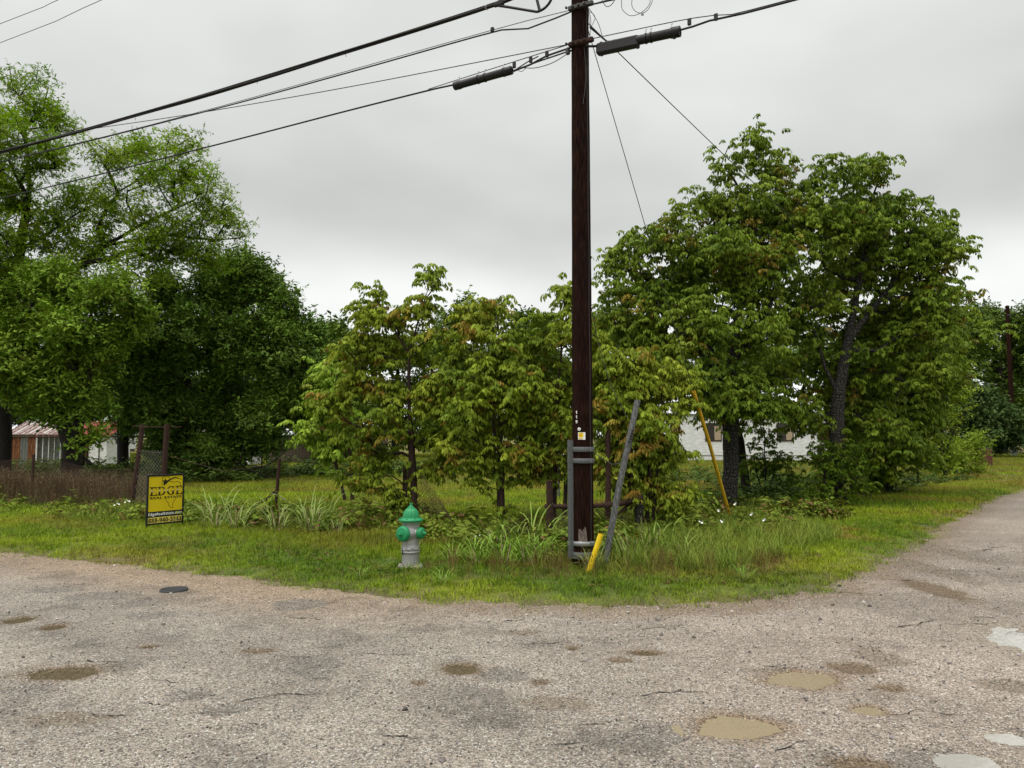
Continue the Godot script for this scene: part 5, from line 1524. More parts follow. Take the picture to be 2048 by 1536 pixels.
	for k in 5:
		st = new_st()
		box(st, Transform3D(Basis(Vector3(0, 0, 1), -0.21), Vector3(1.512 - 0.012 * k, 1.72 - 0.035 * k, -9.61)), Vector3(0.03, 0.013, 0.05), 0.003)
		obj("slot", st, M.black_rubber, gr)
	var gs := thing("guy_guard", "short bright yellow plastic stub leaning against the foot of the utility pole", "guy guard")
	st = new_st()
	tube(st, [Vector3(0.86, -0.12, -9.22), Vector3(0.92, 0.08, -9.22), Vector3(1.055, 0.49, -9.2)], 0.033, 0.033, 16, false)
	tube(st, [Vector3(0.86, -0.12, -9.22), Vector3(0.92, 0.08, -9.22), Vector3(1.055, 0.49, -9.2)], 0.030, 0.030, 16, false)
	obj("sleeve", st, M.yellow_plastic, gs)
	var gy := thing("guy_wire", "thin steel guy from the pole to the tall slanting yellow guard on the grass", "guy wire")
	var top := Vector3(0.98, 6.95, -9.65)
	var foot := Vector3(3.99, 0.02, -14.02)
	st = new_st()
	tube(st, [top, foot], 0.0055, 0.0055, 6)
	obj("strand", st, M.strand, gy)
	st = new_st()
	tube(st, [top.lerp(foot, 0.66), top.lerp(foot, 0.78) + Vector3(0.01, 0.012, 0.0), top.lerp(foot, 0.99)], 0.034, 0.03, 12)
	obj("yellow_sleeve", st, M.yellow_worn, gy)
	st = new_st()
	tube(st, [top.lerp(foot, 0.985), foot + Vector3(0.07, -0.15, -0.1)], 0.012, 0.012, 6)
	obj("anchor_rod", st, M.rust, gy)


func randf_of(x: float) -> float:
	return absf(sin(x * 91.7))


func curved_plate(parent: Node, called: String, a0: float, a1: float, y0: float, y1: float, r: float, m: Material) -> MeshInstance3D:
	# a thin sheet bent round the shaft; angles from the side that faces the road, to the right
	var st := new_st()
	st.set_smooth_group(-1)
	for k in 6:
		var f := func(t: float, y: float, rr: float) -> Vector3:
			var a := lerpf(a0, a1, t)
			return Vector3(sin(a) * rr, y, cos(a) * rr)
		quad(st, f.call(k / 6.0, y0, r), f.call((k + 1) / 6.0, y0, r), f.call((k + 1) / 6.0, y1, r), f.call(k / 6.0, y1, r))
	return obj(called, st, m, parent)


func text_mesh(s: String, font: String, h: float, bold: bool, depth := 0.002) -> TextMesh:
	var f := SystemFont.new()
	f.font_names = PackedStringArray([font])
	f.font_weight = 700 if bold else 400
	var tm := TextMesh.new()
	tm.text = s
	tm.font = f
	tm.font_size = 48
	tm.pixel_size = h / 48.0
	tm.depth = depth
	return tm


# ---------------------------------------------------------------- cables
func hang(pts: Array, n: int) -> Array:   # a smooth line through the given points
	var c := Curve3D.new()
	for i in pts.size():
		var d: Vector3 = (pts[mini(i + 1, pts.size() - 1)] - pts[maxi(i - 1, 0)]) / 6.0
		c.add_point(pts[i], -d, d)
	var out := []
	var l := c.get_baked_length()
	for i in n + 1:
		out.append(c.sample_baked(l * i / n, true))
	return out


func cable(called: String, label: String, parts: Array, group := "") -> Node3D:
	var o := thing(called, label, "cable", Vector3.ZERO, group)
	for p in parts:
		var st := new_st()
		tube(st, hang(p[1], p[3]), p[2], p[2], 7)
		obj(p[0], st, M.black_cable if p[2] > 0.007 else M.strand, o)
	return o


func cables():
	# thick lashed bundle, topmost of the cables before the pole
	var path := [Vector3(-24, 8.1, -22.7), Vector3(-10.7, 7.57, -15.69), Vector3(-6.18, 7.5, -13.32), Vector3(-4.21, 7.5, -12.28), Vector3(-2.48, 7.53, -11.37), Vector3(-0.27, 7.58, -10.21), Vector3(0.9, 7.68, -9.6), Vector3(9, 8.3, -5.3)]
	var o := thing("cable_bundle", "thick black bundle of lashed cables, highest of those left of the pole", "cable")
	var base := hang(path, 90)
	for k in 4:
		var st := new_st()
		var pts := []
		for i in base.size():
			var a := TAU_ * k / 4.0 + i * 0.16
			pts.append(base[i] + Vector3(0, sin(a), 0) * 0.02 + Vector3(0.46, 0, -0.88) * cos(a) * 0.02)
		tube(st, pts, 0.016 if k < 3 else 0.007, -1.0, 7)
		obj("line", st, M.black_cable, o)
	for e in [Vector3(-4.2, 7.475, -12.28), Vector3(-2.55, 7.49, -11.4), Vector3(-6.9, 7.46, -13.7)]:
		var st := new_st()
		tube(st, [e, e + Vector3(0.01, -0.045, 0.0)], 0.004)
		obj("loose_end", st, M.black_cable, o)
	# tear shaped slack bracket
	var s := thing("slack_bracket", "black tear shaped cable bracket hanging from the bundle left of the pole top", "bracket")
	var ax := Vector3(0.886, 0.0, 0.464)
	var c := Vector3(-0.25, 7.57, -10.2)
	var loop := [c, c + ax * 0.18 + Vector3(0, -0.07, 0), c + ax * 0.66 + Vector3(0, -0.27, 0)]
	for i in 9:
		var a := -PI * 0.5 + PI * i / 8.0
		loop.append(c + ax * (0.68 + 0.21 * cos(a)) + Vector3(0, -0.06 + 0.21 * sin(a), 0))
	loop.append(c + ax * 0.18 + Vector3(0, 0.07, 0))
	loop.append(c)
	var st1 := new_st()
	tube(st1, hang(loop, 60), 0.018, 0.018, 8)
	obj("hoop", st1, M.black_rubber, s)
	st1 = new_st()
	tube(st1, [c + ax * 0.70 + Vector3(0, -0.27, 0), c + ax * 0.60 + Vector3(0, 0.14, 0)], 0.02)
	obj("cross_bar", st1, M.black_rubber, s)
	st1 = new_st()
	box(st1, Transform3D(Basis(Vector3(0, 1, 0), -0.484), c + ax * 0.08), Vector3(0.16, 0.07, 0.05), 0.012)
	obj("clamp", st1, M.black_rubber, s)
	st1 = new_st()
	box(st1, Transform3D(Basis(Vector3(0, 1, 0), -0.484), c - ax * 0.12), Vector3(0.03, 0.06, 0.05), 0.008)
	obj("clip", st1, M.clip_metal, s)
	# second line with a slack splice
	var w2 := cable("cable", "second black line from the top, with a slack wavy stretch near the pole", [["messenger", [Vector3(-24, 7.95, -22.7), Vector3(-10.69, 7.37, -15.68), Vector3(-5.46, 7.23, -12.94), Vector3(-0.27, 7.22, -10.21), Vector3(0.8, 7.2, -9.66), Vector3(2.2, 7.23, -8.92), Vector3(9, 7.5, -5.3)], 0.005, 60],
		["line", [Vector3(-24, 7.93, -22.7), Vector3(-10.69, 7.35, -15.68), Vector3(-5.46, 7.21, -12.94), Vector3(-2.47, 7.19, -11.37), Vector3(-0.27, 7.19, -10.21), Vector3(0.05, 7.14, -10.05), Vector3(0.3, 7.1, -9.92), Vector3(0.6, 7.15, -9.76), Vector3(0.8, 7.19, -9.63), Vector3(1.3, 7.17, -9.38), Vector3(2.2, 7.22, -8.92), Vector3(9, 7.48, -5.3)], 0.0105, 90]])
	st1 = new_st()
	box(st1, Transform3D(Basis(Vector3(0, 1, 0), -0.484), Vector3(-0.27, 7.225, -10.21)), Vector3(0.05, 0.07, 0.04), 0.01)
	obj("splice_clip", st1, M.black_rubber, w2)
	# third: bare strand
	cable("cable", "thin bare strand crossing behind the second line and meeting the pole's rusty clamp", [["strand", [Vector3(-24, 9.1, -22.7), Vector3(-10.72, 7.78, -15.7), Vector3(-7.54, 7.44, -14.03), Vector3(-5.46, 7.22, -12.94), Vector3(-2.47, 6.96, -11.37), Vector3(0.8, 6.72, -9.62)], 0.0065, 60]])
	# lowest line, and on past the pole to the right
	cable("cable", "lowest black line on the left, carrying the splice case before the pole", [["line", [Vector3(-24, 6.75, -22.7), Vector3(-10.63, 6.57, -15.65), Vector3(-5.4, 6.57, -12.91), Vector3(-2.46, 6.59, -11.36), Vector3(-0.84, 6.59, -10.51), Vector3(-0.7, 6.58, -10.44)], 0.0125, 60],
		["strand", [Vector3(-1.2, 6.61, -10.7), Vector3(-0.84, 6.635, -10.51), Vector3(0.1, 6.70, -10.02), Vector3(0.75, 6.73, -9.66)], 0.006, 24],
		["lead", [Vector3(0.02, 6.57, -10.06), Vector3(0.25, 6.6, -9.94), Vector3(0.45, 6.66, -9.84), Vector3(0.78, 6.68, -9.64)], 0.013, 24], ["lead", [Vector3(0.02, 6.56, -10.06), Vector3(0.3, 6.61, -9.92), Vector3(0.55, 6.63, -9.78), Vector3(0.8, 6.64, -9.62)], 0.01, 24],
		["lead", [Vector3(0.04, 6.58, -10.06), Vector3(0.22, 6.65, -9.96), Vector3(0.35, 6.68, -9.88)], 0.008, 16], ["slack", [Vector3(0.1, 6.6, -10.02), Vector3(0.3, 6.54, -9.92), Vector3(0.55, 6.55, -9.78), Vector3(0.79, 6.64, -9.63)], 0.0055, 20], ["slack", [Vector3(0.08, 6.56, -10.02), Vector3(0.13, 6.53, -10.0), Vector3(0.19, 6.57, -9.97)], 0.004, 12]])
	var right := cable("cable", "black line and strand leaving the pole towards the upper right", [["strand", [Vector3(0.98, 6.72, -9.52), Vector3(2.06, 6.68, -8.99), Vector3(2.5, 6.63, -8.76), Vector3(3.2, 6.6, -8.39), Vector3(9, 6.75, -5.3)], 0.006, 40],
		["line", [Vector3(2.0, 6.56, -9.02), Vector3(2.25, 6.57, -8.89), Vector3(2.5, 6.6, -8.76), Vector3(3.2, 6.58, -8.39), Vector3(9, 6.73, -5.3)], 0.013, 40], ["lead", [Vector3(0.94, 6.62, -9.5), Vector3(1.05, 6.61, -9.48), Vector3(1.15, 6.6, -9.44)], 0.016, 10]])
	for e in [[right, Vector3(2.14, 6.635, -8.95)], [right, Vector3(2.42, 6.61, -8.8)], [get_node("cable_002"), Vector3(0.03, 6.645, -10.05)], [get_node("cable_002"), Vector3(0.25, 6.665, -9.94)], [get_node("cable_002"), Vector3(0.46, 6.68, -9.82)]]:
		st1 = new_st()
		box(st1, Transform3D(Basis(Vector3(0, 1, 0), -0.484), e[1]), Vector3(0.045, 0.085, 0.03), 0.006)
		obj("spacer", st1, M.black_rubber, e[0])
	# splice cases
	splice_case("smooth black cylindrical splice case on the lowest line, left of the pole", Vector3(-0.81, 6.555, -10.49), Vector3(0.0, 6.585, -10.07), 0.058, false)
	splice_case("large stepped black splice case right of the pole, beginning with a ribbed box", Vector3(1.08, 6.565, -9.47), Vector3(2.04, 6.545, -9.0), 0.062, true)
	# power lines at the top left
	cable("power_line", "upper of the two thin power lines in the photo's top left corner", [["conductor", [Vector3(-30, 10.9, -25.8), Vector3(-10.9, 10.4, -15.79), Vector3(-9.12, 10.38, -14.86), Vector3(0.88, 10.55, -9.61)], 0.006, 40]], "power lines overhead")
	cable("power_line", "lower of the two thin power lines in the photo's top left corner", [["conductor", [Vector3(-30, 10.4, -25.8), Vector3(-10.87, 9.98, -15.78), Vector3(-7.92, 10.0, -14.23), Vector3(0.88, 10.2, -9.61)], 0.006, 40]], "power lines overhead")
	# line along the lane to the far pole
	var lane := []
	for i in 13:
		var t := i / 12.0
		lane.append(Vector3(lerpf(0.98, 41.0, t), lerpf(6.95, 10.3, t) - 4.0 * 2.3 * t * (1.0 - t), lerpf(-9.55, -63.0, t)))
	cable("cable", "thin line sagging from the pole over the broad trees towards the far pole", [["line", lane, 0.007, 60], ["grip", [lane[0] + Vector3(0.03, -0.02, -0.06), lane[0].lerp(lane[1], 0.09)], 0.012, 4]])
	# loose wires down the pole and to the grey guard
	cable("loose_wire", "thin wire bowing from the pole down to the grey leaning guard", [["wire", [Vector3(1.0, 3.3, -9.64), Vector3(1.11, 2.75, -9.66), Vector3(1.25, 2.3, -9.68), Vector3(1.45, 1.87, -9.66)], 0.0045, 24]])
	cable("loose_wire", "black wire looping low from the upper steel band to the grey guard", [["wire", [Vector3(1.02, 1.44, -9.55), Vector3(1.1, 1.38, -9.5), Vector3(1.25, 1.3, -9.52), Vector3(1.4, 1.36, -9.58), Vector3(1.48, 1.5, -9.6), Vector3(1.5, 1.68, -9.6)], 0.006, 30]])
	cable("loose_wire", "cluster of slack drop wires hanging down the right side of the pole top", [["wire", [Vector3(0.98, 7.15, -9.52), Vector3(1.01, 6.95, -9.5), Vector3(1.0, 6.8, -9.5), Vector3(1.0, 6.66, -9.5)], 0.004, 16], ["wire", [Vector3(0.99, 7.12, -9.5), Vector3(1.1, 6.9, -9.46), Vector3(1.15, 6.7, -9.44)], 0.004, 12], ["wire", [Vector3(0.98, 7.1, -9.5), Vector3(1.0, 6.85, -9.46), Vector3(1.06, 6.98, -9.46), Vector3(1.0, 7.08, -9.5)], 0.0035, 20],
		["wire", [Vector3(0.92, 6.6, -9.48), Vector3(0.94, 6.2, -9.475), Vector3(0.9, 5.85, -9.475)], 0.004, 16]])
	var coil := cable("wire_loop", "thin hanging wire loops with a small clip, right of the pole top", [["loop", [Vector3(1.38, 7.2, -9.33), Vector3(1.39, 7.0, -9.32), Vector3(1.48, 6.9, -9.28), Vector3(1.6, 6.9, -9.22), Vector3(1.7, 6.98, -9.17), Vector3(1.7, 7.2, -9.17)], 0.004, 30], ["loop", [Vector3(1.52, 7.2, -9.26), Vector3(1.5, 7.03, -9.27), Vector3(1.56, 6.92, -9.24), Vector3(1.66, 6.9, -9.19), Vector3(1.73, 7.0, -9.16), Vector3(1.74, 7.2, -9.15)], 0.004, 30]])
	st1 = new_st()
	box(st1, Transform3D(Basis(), Vector3(1.62, 6.88, -9.21)), Vector3(0.035, 0.035, 0.02), 0.005)
	obj("clip", st1, M.clip_metal, coil)
	cable("wire_loop", "small slack loop on the second line just right of the pole", [["loop", [Vector3(1.15, 7.2, -9.45), Vector3(1.2, 7.1, -9.42), Vector3(1.27, 7.12, -9.4), Vector3(1.33, 7.22, -9.36)], 0.005, 18]])


func splice_case(label: String, a: Vector3, b: Vector3, r: float, stepped: bool):
	var o := thing("splice_case", label, "splice case")
	var f := frame_of(b - a)
	var l := a.distance_to(b)
	var xf := Transform3D(f, a)
	var st := new_st()
	if not stepped:
		lathe(st, [Vector3(0.02, -0.01, 0), Vector3(r * 0.95, 0, 0), Vector3(r, 0.01, 0), Vector3(r, l * 0.12, 0), Vector3(r * 0.93, l * 0.13, 0), Vector3(r * 0.93, l * 0.87, 0), Vector3(r, l * 0.88, 0), Vector3(r, l - 0.01, 0), Vector3(r * 0.9, l, 0), Vector3(0.02, l + 0.01, 0)], xf, 26)
		obj("body", st, M.black_rubber, o)
	else:
		lathe(st, [Vector3(r * 0.6, l * 0.45, 0), Vector3(r * 0.92, l * 0.5, 0), Vector3(r * 0.92, l * 0.9, 0), Vector3(r * 1.06, l * 0.91, 0), Vector3(r * 1.06, l, 0), Vector3(r * 0.8, l, 0), Vector3(r * 0.78, l * 0.95, 0), Vector3(0.01, l * 0.95, 0)], xf, 26)
		obj("body", st, M.black_rubber, o)
		st = new_st()
		var bx := Basis(f.y.cross(Vector3.UP).normalized() * -1.0, f.y, Vector3.UP)
		bx = Basis(Vector3.UP.cross(f.y).normalized(), Vector3.UP, -f.y)
		box(st, Transform3D(bx, a.lerp(b, 0.26) + Vector3(0, -0.012, 0)), Vector3(0.1, 0.145, l * 0.52), 0.02)
		obj("ribbed_box", st, M.black_rubber, o)
		for k in 6:
			st = new_st()
			box(st, Transform3D(bx, a.lerp(b, 0.06 + 0.08 * k) + Vector3(0, 0.06 - 0.004 * k, 0)), Vector3(0.07, 0.03, 0.05), 0.012)
			obj("lug", st, M.black_rubber, o)
		for e in [0.06, 0.5, 0.93]:
			st = new_st()
			box(st, Transform3D(bx, a.lerp(b, e) + Vector3(0, -0.085 if e < 0.9 else -0.06, 0)), Vector3(0.05, 0.035, 0.05), 0.012)
			obj("foot", st, M.black_rubber, o)
	for e in ([0.08, 0.42, 0.54, 0.86] if not stepped else [0.6, 0.66, 0.9]):
		st = new_st()
		lathe(st, [Vector3(r * 1.02, l * e - 0.008, 0), Vector3(r * 1.05, l * e - 0.008, 0), Vector3(r * 1.05, l * e + 0.008, 0), Vector3(r * 1.02, l * e + 0.008, 0)], xf, 24)
		obj("strap", st, M.black_rubber, o)
		st = new_st()
		var p := a.lerp(b, e)
		tube(st, [p + Vector3(0, r, 0.012), p + Vector3(0.0, r + 0.05, 0.0), p + Vector3(0.012, r + 0.06, 0)], 0.007, 0.007, 6)
		obj("hanger", st, M.clip_metal, o)


# ---------------------------------------------------------------- hydrant
func hydrant():
	var o := thing("fire_hydrant", "silver fire hydrant with bright green bonnet and caps on the verge", "fire hydrant", Vector3(-1.24, 0.035, -9.51))
	o.rotation.y = 0.1
	var st := new_st()
	lathe(st, [Vector3(0.16, -0.06, 0), Vector3(0.16, 0.012, 0), Vector3(0.155, 0.022, 0), Vector3(0.156, 0.03, 0), Vector3(0.15, 0.042, 0), Vector3(0.112, 0.046, 0), Vector3(0.108, 0.05, 0)], Transform3D(), 40)
	var fl := obj("base_flange", st, M.hydrant_worn, o)
	for k in 8:
		st = new_st()
		var a := TAU_ * k / 8 + 0.2
		lathe(st, [Vector3(0.013, 0.04, 0), Vector3(0.013, 0.058, 0), Vector3(0.001, 0.06, 0)], Transform3D(Basis(), Vector3(cos(a) * 0.132, 0, sin(a) * 0.132)), 6, 0, true)
		obj("bolt", st, M.hydrant_worn, fl)
	st = new_st()
	lathe(st, [Vector3(0.106, 0.045, 0), Vector3(0.104, 0.06, 0.0), Vector3(0.1025, 0.075, 0.0028), Vector3(0.1025, 0.175, 0.0028), Vector3(0.104, 0.19, 0), Vector3(0.109, 0.195, 0), Vector3(0.114, 0.2, 0), Vector3(0.114, 0.212, 0), Vector3(0.11, 0.216, 0), Vector3(0.110, 0.224, 0), Vector3(0.114, 0.228, 0), Vector3(0.114, 0.238, 0), Vector3(0.106, 0.243, 0)], Transform3D(), 64, 16)
	obj("lower_barrel", st, M.hydrant_silver, o)
	st = new_st()
	lathe(st, [Vector3(0.106, 0.24, 0), Vector3(0.099, 0.252, 0), Vector3(0.098, 0.30, 0), Vector3(0.1, 0.36, 0), Vector3(0.104, 0.42, 0), Vector3(0.106, 0.46, 0), Vector3(0.107, 0.52, 0), Vector3(0.112, 0.556, 0), Vector3(0.125, 0.565, 0), Vector3(0.128, 0.572, 0)], Transform3D(), 40)
	obj("barrel", st, M.hydrant_silver, o)
	# hose necks swell out of the barrel
	for e in [[deg_to_rad(-38.0), 0.088, 0.125], [deg_to_rad(60.0), 0.066, 0.118], [deg_to_rad(-136.0), 0.066, 0.118]]:
		st = new_st()
		var d := Vector3(sin(e[0]), 0, cos(e[0]))
		var xf := Transform3D(frame_of(d), Vector3(0, 0.435, 0))
		lathe(st, [Vector3(e[1] * 1.25, 0.05, 0), Vector3(e[1] * 1.12, 0.08, 0), Vector3(e[1] * 1.0, 0.1, 0), Vector3(e[1] * 0.98, e[2], 0), Vector3(e[1] * 0.9, e[2], 0)], xf, 32)
		obj("hose_neck", st, M.hydrant_silver, o)
		st = new_st()
		var k: float = e[1]
		lathe(st, [Vector3(k * 0.9, e[2] - 0.006, 0), Vector3(k * 1.03, e[2] - 0.004, 0), Vector3(k * 1.08, e[2] + 0.004, 0), Vector3(k * 1.07, e[2] + 0.034, 0), Vector3(k * 0.98, e[2] + 0.05, 0), Vector3(k * 0.82, e[2] + 0.056, 0), Vector3(k * 0.62, e[2] + 0.058, 0), Vector3(k * 0.36, e[2] + 0.062, 0), Vector3(k * 0.34, e[2] + 0.07, 0), Vector3(0.001, e[2] + 0.071, 0)], xf, 32, 12 if false else 0)
		var cap := obj("hose_cap", st, M.hydrant_green, o)
		st = new_st()
		lathe(st, [Vector3(0.021, e[2] + 0.066, 0), Vector3(0.018, e[2] + 0.098, 0), Vector3(0.014, e[2] + 0.102, 0), Vector3(0.001, e[2] + 0.103, 0)], xf, 5, 0, true)
		obj("nut", st, M.hydrant_green, cap)
		# chain from the cap round to the barrel
		var hang_at: Vector3 = d * (e[2] + 0.03) + Vector3(0, 0.435 - k * 0.98, 0)
		var home := Vector3(sin(e[0] + 0.9 * signf(-e[0])) * 0.104, 0.262, cos(e[0] + 0.9 * signf(-e[0])) * 0.104)
		if e[0] < -2.0:
			home = Vector3(-0.1, 0.262, 0.03)
		var links := 15
		for i in links:
			var t := (i + 0.5) / links
			var p := hang_at.lerp(home, t) + Vector3(0, -0.06 * sin(PI * t), 0) + d * 0.015 * sin(PI * t)
			var t2 := (i + 1.2) / links
			var p2 := hang_at.lerp(home, t2) + Vector3(0, -0.06 * sin(PI * minf(t2, 1.0)), 0) + d * 0.015 * sin(PI * minf(t2, 1.0))
			var lk := new_st()
			var fb := frame_of(p2 - p) * Basis(Vector3.UP, PI * 0.5 * (i % 2))
			var ring := []
			for q in 11:
				var a := TAU_ * q / 10.0
				ring.append(p + fb * Vector3(cos(a) * 0.0055, sin(a) * 0.0095, 0))
			tube(lk, ring, 0.0021, 0.0021, 5, false)
			obj("chain_link", lk, M.chain_metal, o)
	# bonnet: ribbed dome over a brim
	st = new_st()
	lathe(st, [Vector3(0.118, 0.566, 0), Vector3(0.143, 0.572, 0), Vector3(0.15, 0.58, 0), Vector3(0.15, 0.592, 0), Vector3(0.145, 0.602, 0), Vector3(0.115, 0.611, 0), Vector3(0.102, 0.618, 0.0)], Transform3D(), 48)
	var brim := obj("bonnet_brim", st, M.hydrant_green, o)
	for k in 8:
		st = new_st()
		var a := TAU_ * k / 8 + 0.35
		lathe(st, [Vector3(0.011, 0.6, 0), Vector3(0.011, 0.615, 0), Vector3(0.001, 0.617, 0)], Transform3D(Basis(), Vector3(cos(a) * 0.126, 0, sin(a) * 0.126)), 6, 0, true)
		obj("bolt", st, M.hydrant_green, brim)
	st = new_st()
	lathe(st, [Vector3(0.1, 0.612, 0), Vector3(0.0985, 0.63, 0.0035), Vector3(0.094, 0.655, 0.0045), Vector3(0.084, 0.685, 0.005), Vector3(0.068, 0.71, 0.0045), Vector3(0.05, 0.728, 0.002), Vector3(0.041, 0.732, 0), Vector3(0.041, 0.742, 0), Vector3(0.034, 0.748, 0), Vector3(0.03, 0.752, 0), Vector3(0.001, 0.754, 0)], Transform3D(), 96, 12)
	obj("bonnet", st, M.hydrant_green, o)
	st = new_st()
	lathe(st, [Vector3(0.026, 0.75, 0), Vector3(0.026, 0.762, 0), Vector3(0.018, 0.768, 0), Vector3(0.016, 0.795, 0), Vector3(0.001, 0.797, 0)], Transform3D(), 5, 0, true)
	obj("operating_nut", st, M.hydrant_green, o)
	st = new_st()
	box(st, Transform3D(Basis(), Vector3(-0.093, 0.205, 0.06)), Vector3(0.016, 0.055, 0.018), 0.004)
	obj("padlock", st, M.black_rubber, o)


# ---------------------------------------------------------------- sign
func yard_sign():
	var o := thing("yard_sign", "yellow and black estate agent's yard sign in a black steel frame on the verge", "sign", Vector3(-6.08, 0.03, -13.58))
	o.rotation = Vector3(0, 1.0, 0.0)
	var w := 0.68
	var st: SurfaceTool
	for s in [-1.0, 1.0]:
		st = new_st()
		box(st, Transform3D(Basis(), Vector3(s * w / 2, 0.42, 0)), Vector3(0.03, 1.06, 0.03), 0.004)
		obj("leg", st, M.sign_black, o)
	for y in [0.1, 0.935]:
		st = new_st()
		box(st, Transform3D(Basis(), Vector3(0, y, 0.0)), Vector3(w - 0.032, 0.03, 0.028), 0.004)
		obj("frame_bar", st, M.sign_black, o)
	st = new_st()
	box(st, Transform3D(Basis(), Vector3(0, 0.615, 0.0)), Vector3(w - 0.034, 0.605, 0.012), 0.002)
	var up := obj("main_panel", st, M.sign_yellow, o)
	st = new_st()
	box(st, Transform3D(Basis(), Vector3(0, 0.262, 0.001)), Vector3(w - 0.034, 0.098, 0.012), 0.002)
	var bar := obj("web_panel", st, M.sign_black, o)
	st = new_st()
	box(st, Transform3D(Basis(), Vector3(0, 0.164, 0.002)), Vector3(w - 0.034, 0.1, 0.012), 0.002)
	var num := obj("phone_panel", st, M.sign_pale, o)
	# map outline: panhandle, river curve, coast
	var outline := [[-0.075, 0.905], [0.055, 0.905], [0.055, 0.83], [0.1, 0.812], [0.16, 0.805], [0.22, 0.812], [0.272, 0.79], [0.278, 0.74]]
	ribbon(up, "map_line", outline, 0.004, 0.0075, M.sign_black)
	ribbon(up, "map_line", [[-0.075, 0.905], [-0.078, 0.76]], 0.004, 0.0075, M.sign_black)
	ribbon(up, "map_line", [[-0.01, 0.545], [0.02, 0.48], [0.05, 0.45], [0.062, 0.4], [0.1, 0.365], [0.142, 0.357], [0.138, 0.42], [0.16, 0.47], [0.215, 0.54]], 0.004, 0.0075, M.sign_black)
	var sw := new_st()
	sw.set_smooth_group(-1)
	var n := 18
	for i in n:
		var t0 := float(i) / n
		var t1 := float(i + 1) / n
		var f := func(t: float) -> Vector2: return Vector2(lerpf(-0.045, 0.3, t), 0.765 + 0.13 * sin(t * 2.35) - 0.02 * t)
		var a: Vector2 = f.call(t0)
		var b: Vector2 = f.call(t1)
		var h0 := 0.017 * pow(1.0 - t0, 0.8) + 0.002
		var h1 := 0.017 * pow(1.0 - t1, 0.8) + 0.002
		quad(sw, Vector3(a.x, a.y - h0, 0.0085), Vector3(b.x, b.y - h1, 0.0085), Vector3(b.x, b.y + h1, 0.0085), Vector3(a.x, a.y + h0, 0.0085))
	obj("swoosh", sw, M.sign_black, up)
	var star := new_st()
	star.set_smooth_group(-1)
	var c := Vector3(-0.022, 0.825, 0.0095)
	for k in 10:
		var r0 := 0.062 if k % 2 == 0 else 0.024
		var r1 := 0.024 if k % 2 == 0 else 0.062
		tri(star, c, c + Vector3(sin(-TAU_ * k / 10) * r0, cos(TAU_ * k / 10) * r0, 0), c + Vector3(sin(-TAU_ * (k + 1) / 10) * r1, cos(TAU_ * (k + 1) / 10) * r1, 0))
	obj("star", star, M.sign_black, up)
	# name with a dark-gold-dark fade, as printed
	var tm := text_mesh("EDGE", "Droid Serif", 0.2, true)
	var arr := tm.get_mesh_arrays()
	var vs: PackedVector3Array = arr[Mesh.ARRAY_VERTEX]
	var uv := PackedVector2Array()
	var box_ := tm.get_aabb()
	for q in vs:
		uv.append(Vector2(0.5, (q.y - box_.position.y) / box_.size.y))
	arr[Mesh.ARRAY_TEX_UV] = uv
	arr[Mesh.ARRAY_TANGENT] = null
	var am := ArrayMesh.new()
	am.add_surface_from_arrays(Mesh.PRIMITIVE_TRIANGLES, arr)
	var gt := GradientTexture2D.new()
	gt.width = 8
	gt.height = 128
	gt.fill_from = Vector2(0, 0)
	gt.fill_to = Vector2(0, 1)
	gt.gradient = ramp([[0.0, 0.012, 0.01, 0.006], [0.3, 0.03, 0.022, 0.006], [0.58, 0.75, 0.62, 0.25], [0.75, 0.25, 0.18, 0.02], [1.0, 0.012, 0.01, 0.006]])
	var gm := mat("name_print", 1, 1, 1, 0.4)
	gm.albedo_texture = gt
	letter(up, "name_lettering", am, Vector3(0.005, 0.662, 0.0085), 0.62, 0.15, gm)
	letter(up, "lettering", text_mesh("REAL ESTATE", "Droid Sans", 0.05, true), Vector3(0.005, 0.548, 0.0085), 0.6, 0.036, M.sign_black)
	letter(bar, "lettering", text_mesh("EdgeRealEstate.com", "Droid Sans", 0.06, true), Vector3(0.0, 0.262, 0.0085), 0.63, 0.066, M.sign_white)
	letter(num, "lettering", text_mesh("888-940-3343", "Droid Sans", 0.07, true), Vector3(0.0, 0.164, 0.0095), 0.63, 0.075, M.sign_black)


func letter(parent: Node, called: String, m: Mesh, at: Vector3, w: float, h: float, ma: Material):
	var o := MeshInstance3D.new()
	o.name = called
	o.mesh = m
	o.material_override = ma
	var b := m.get_aabb()
	o.scale = Vector3(w / b.size.x, h / b.size.y, 1.0)
	o.position = at - Vector3(b.get_center().x * o.scale.x, b.get_center().y * o.scale.y, 0)
	place(o, parent)


func ribbon(parent: Node, called: String, pts: Array, hw: float, z: float, m: Material):
	var st := new_st()
	st.set_smooth_group(-1)
	for i in pts.size() - 1:
		var a := Vector2(pts[i][0], pts[i][1])
		var b := Vector2(pts[i + 1][0], pts[i + 1][1])
		var d := (b - a).normalized()
		var s := Vector2(-d.y, d.x) * hw
		a -= d * hw
		b += d * hw
		quad(st, Vector3(a.x - s.x, a.y - s.y, z), Vector3(b.x - s.x, b.y - s.y, z), Vector3(b.x + s.x, b.y + s.y, z), Vector3(a.x + s.x, a.y + s.y, z))
	obj(called, st, m, parent)


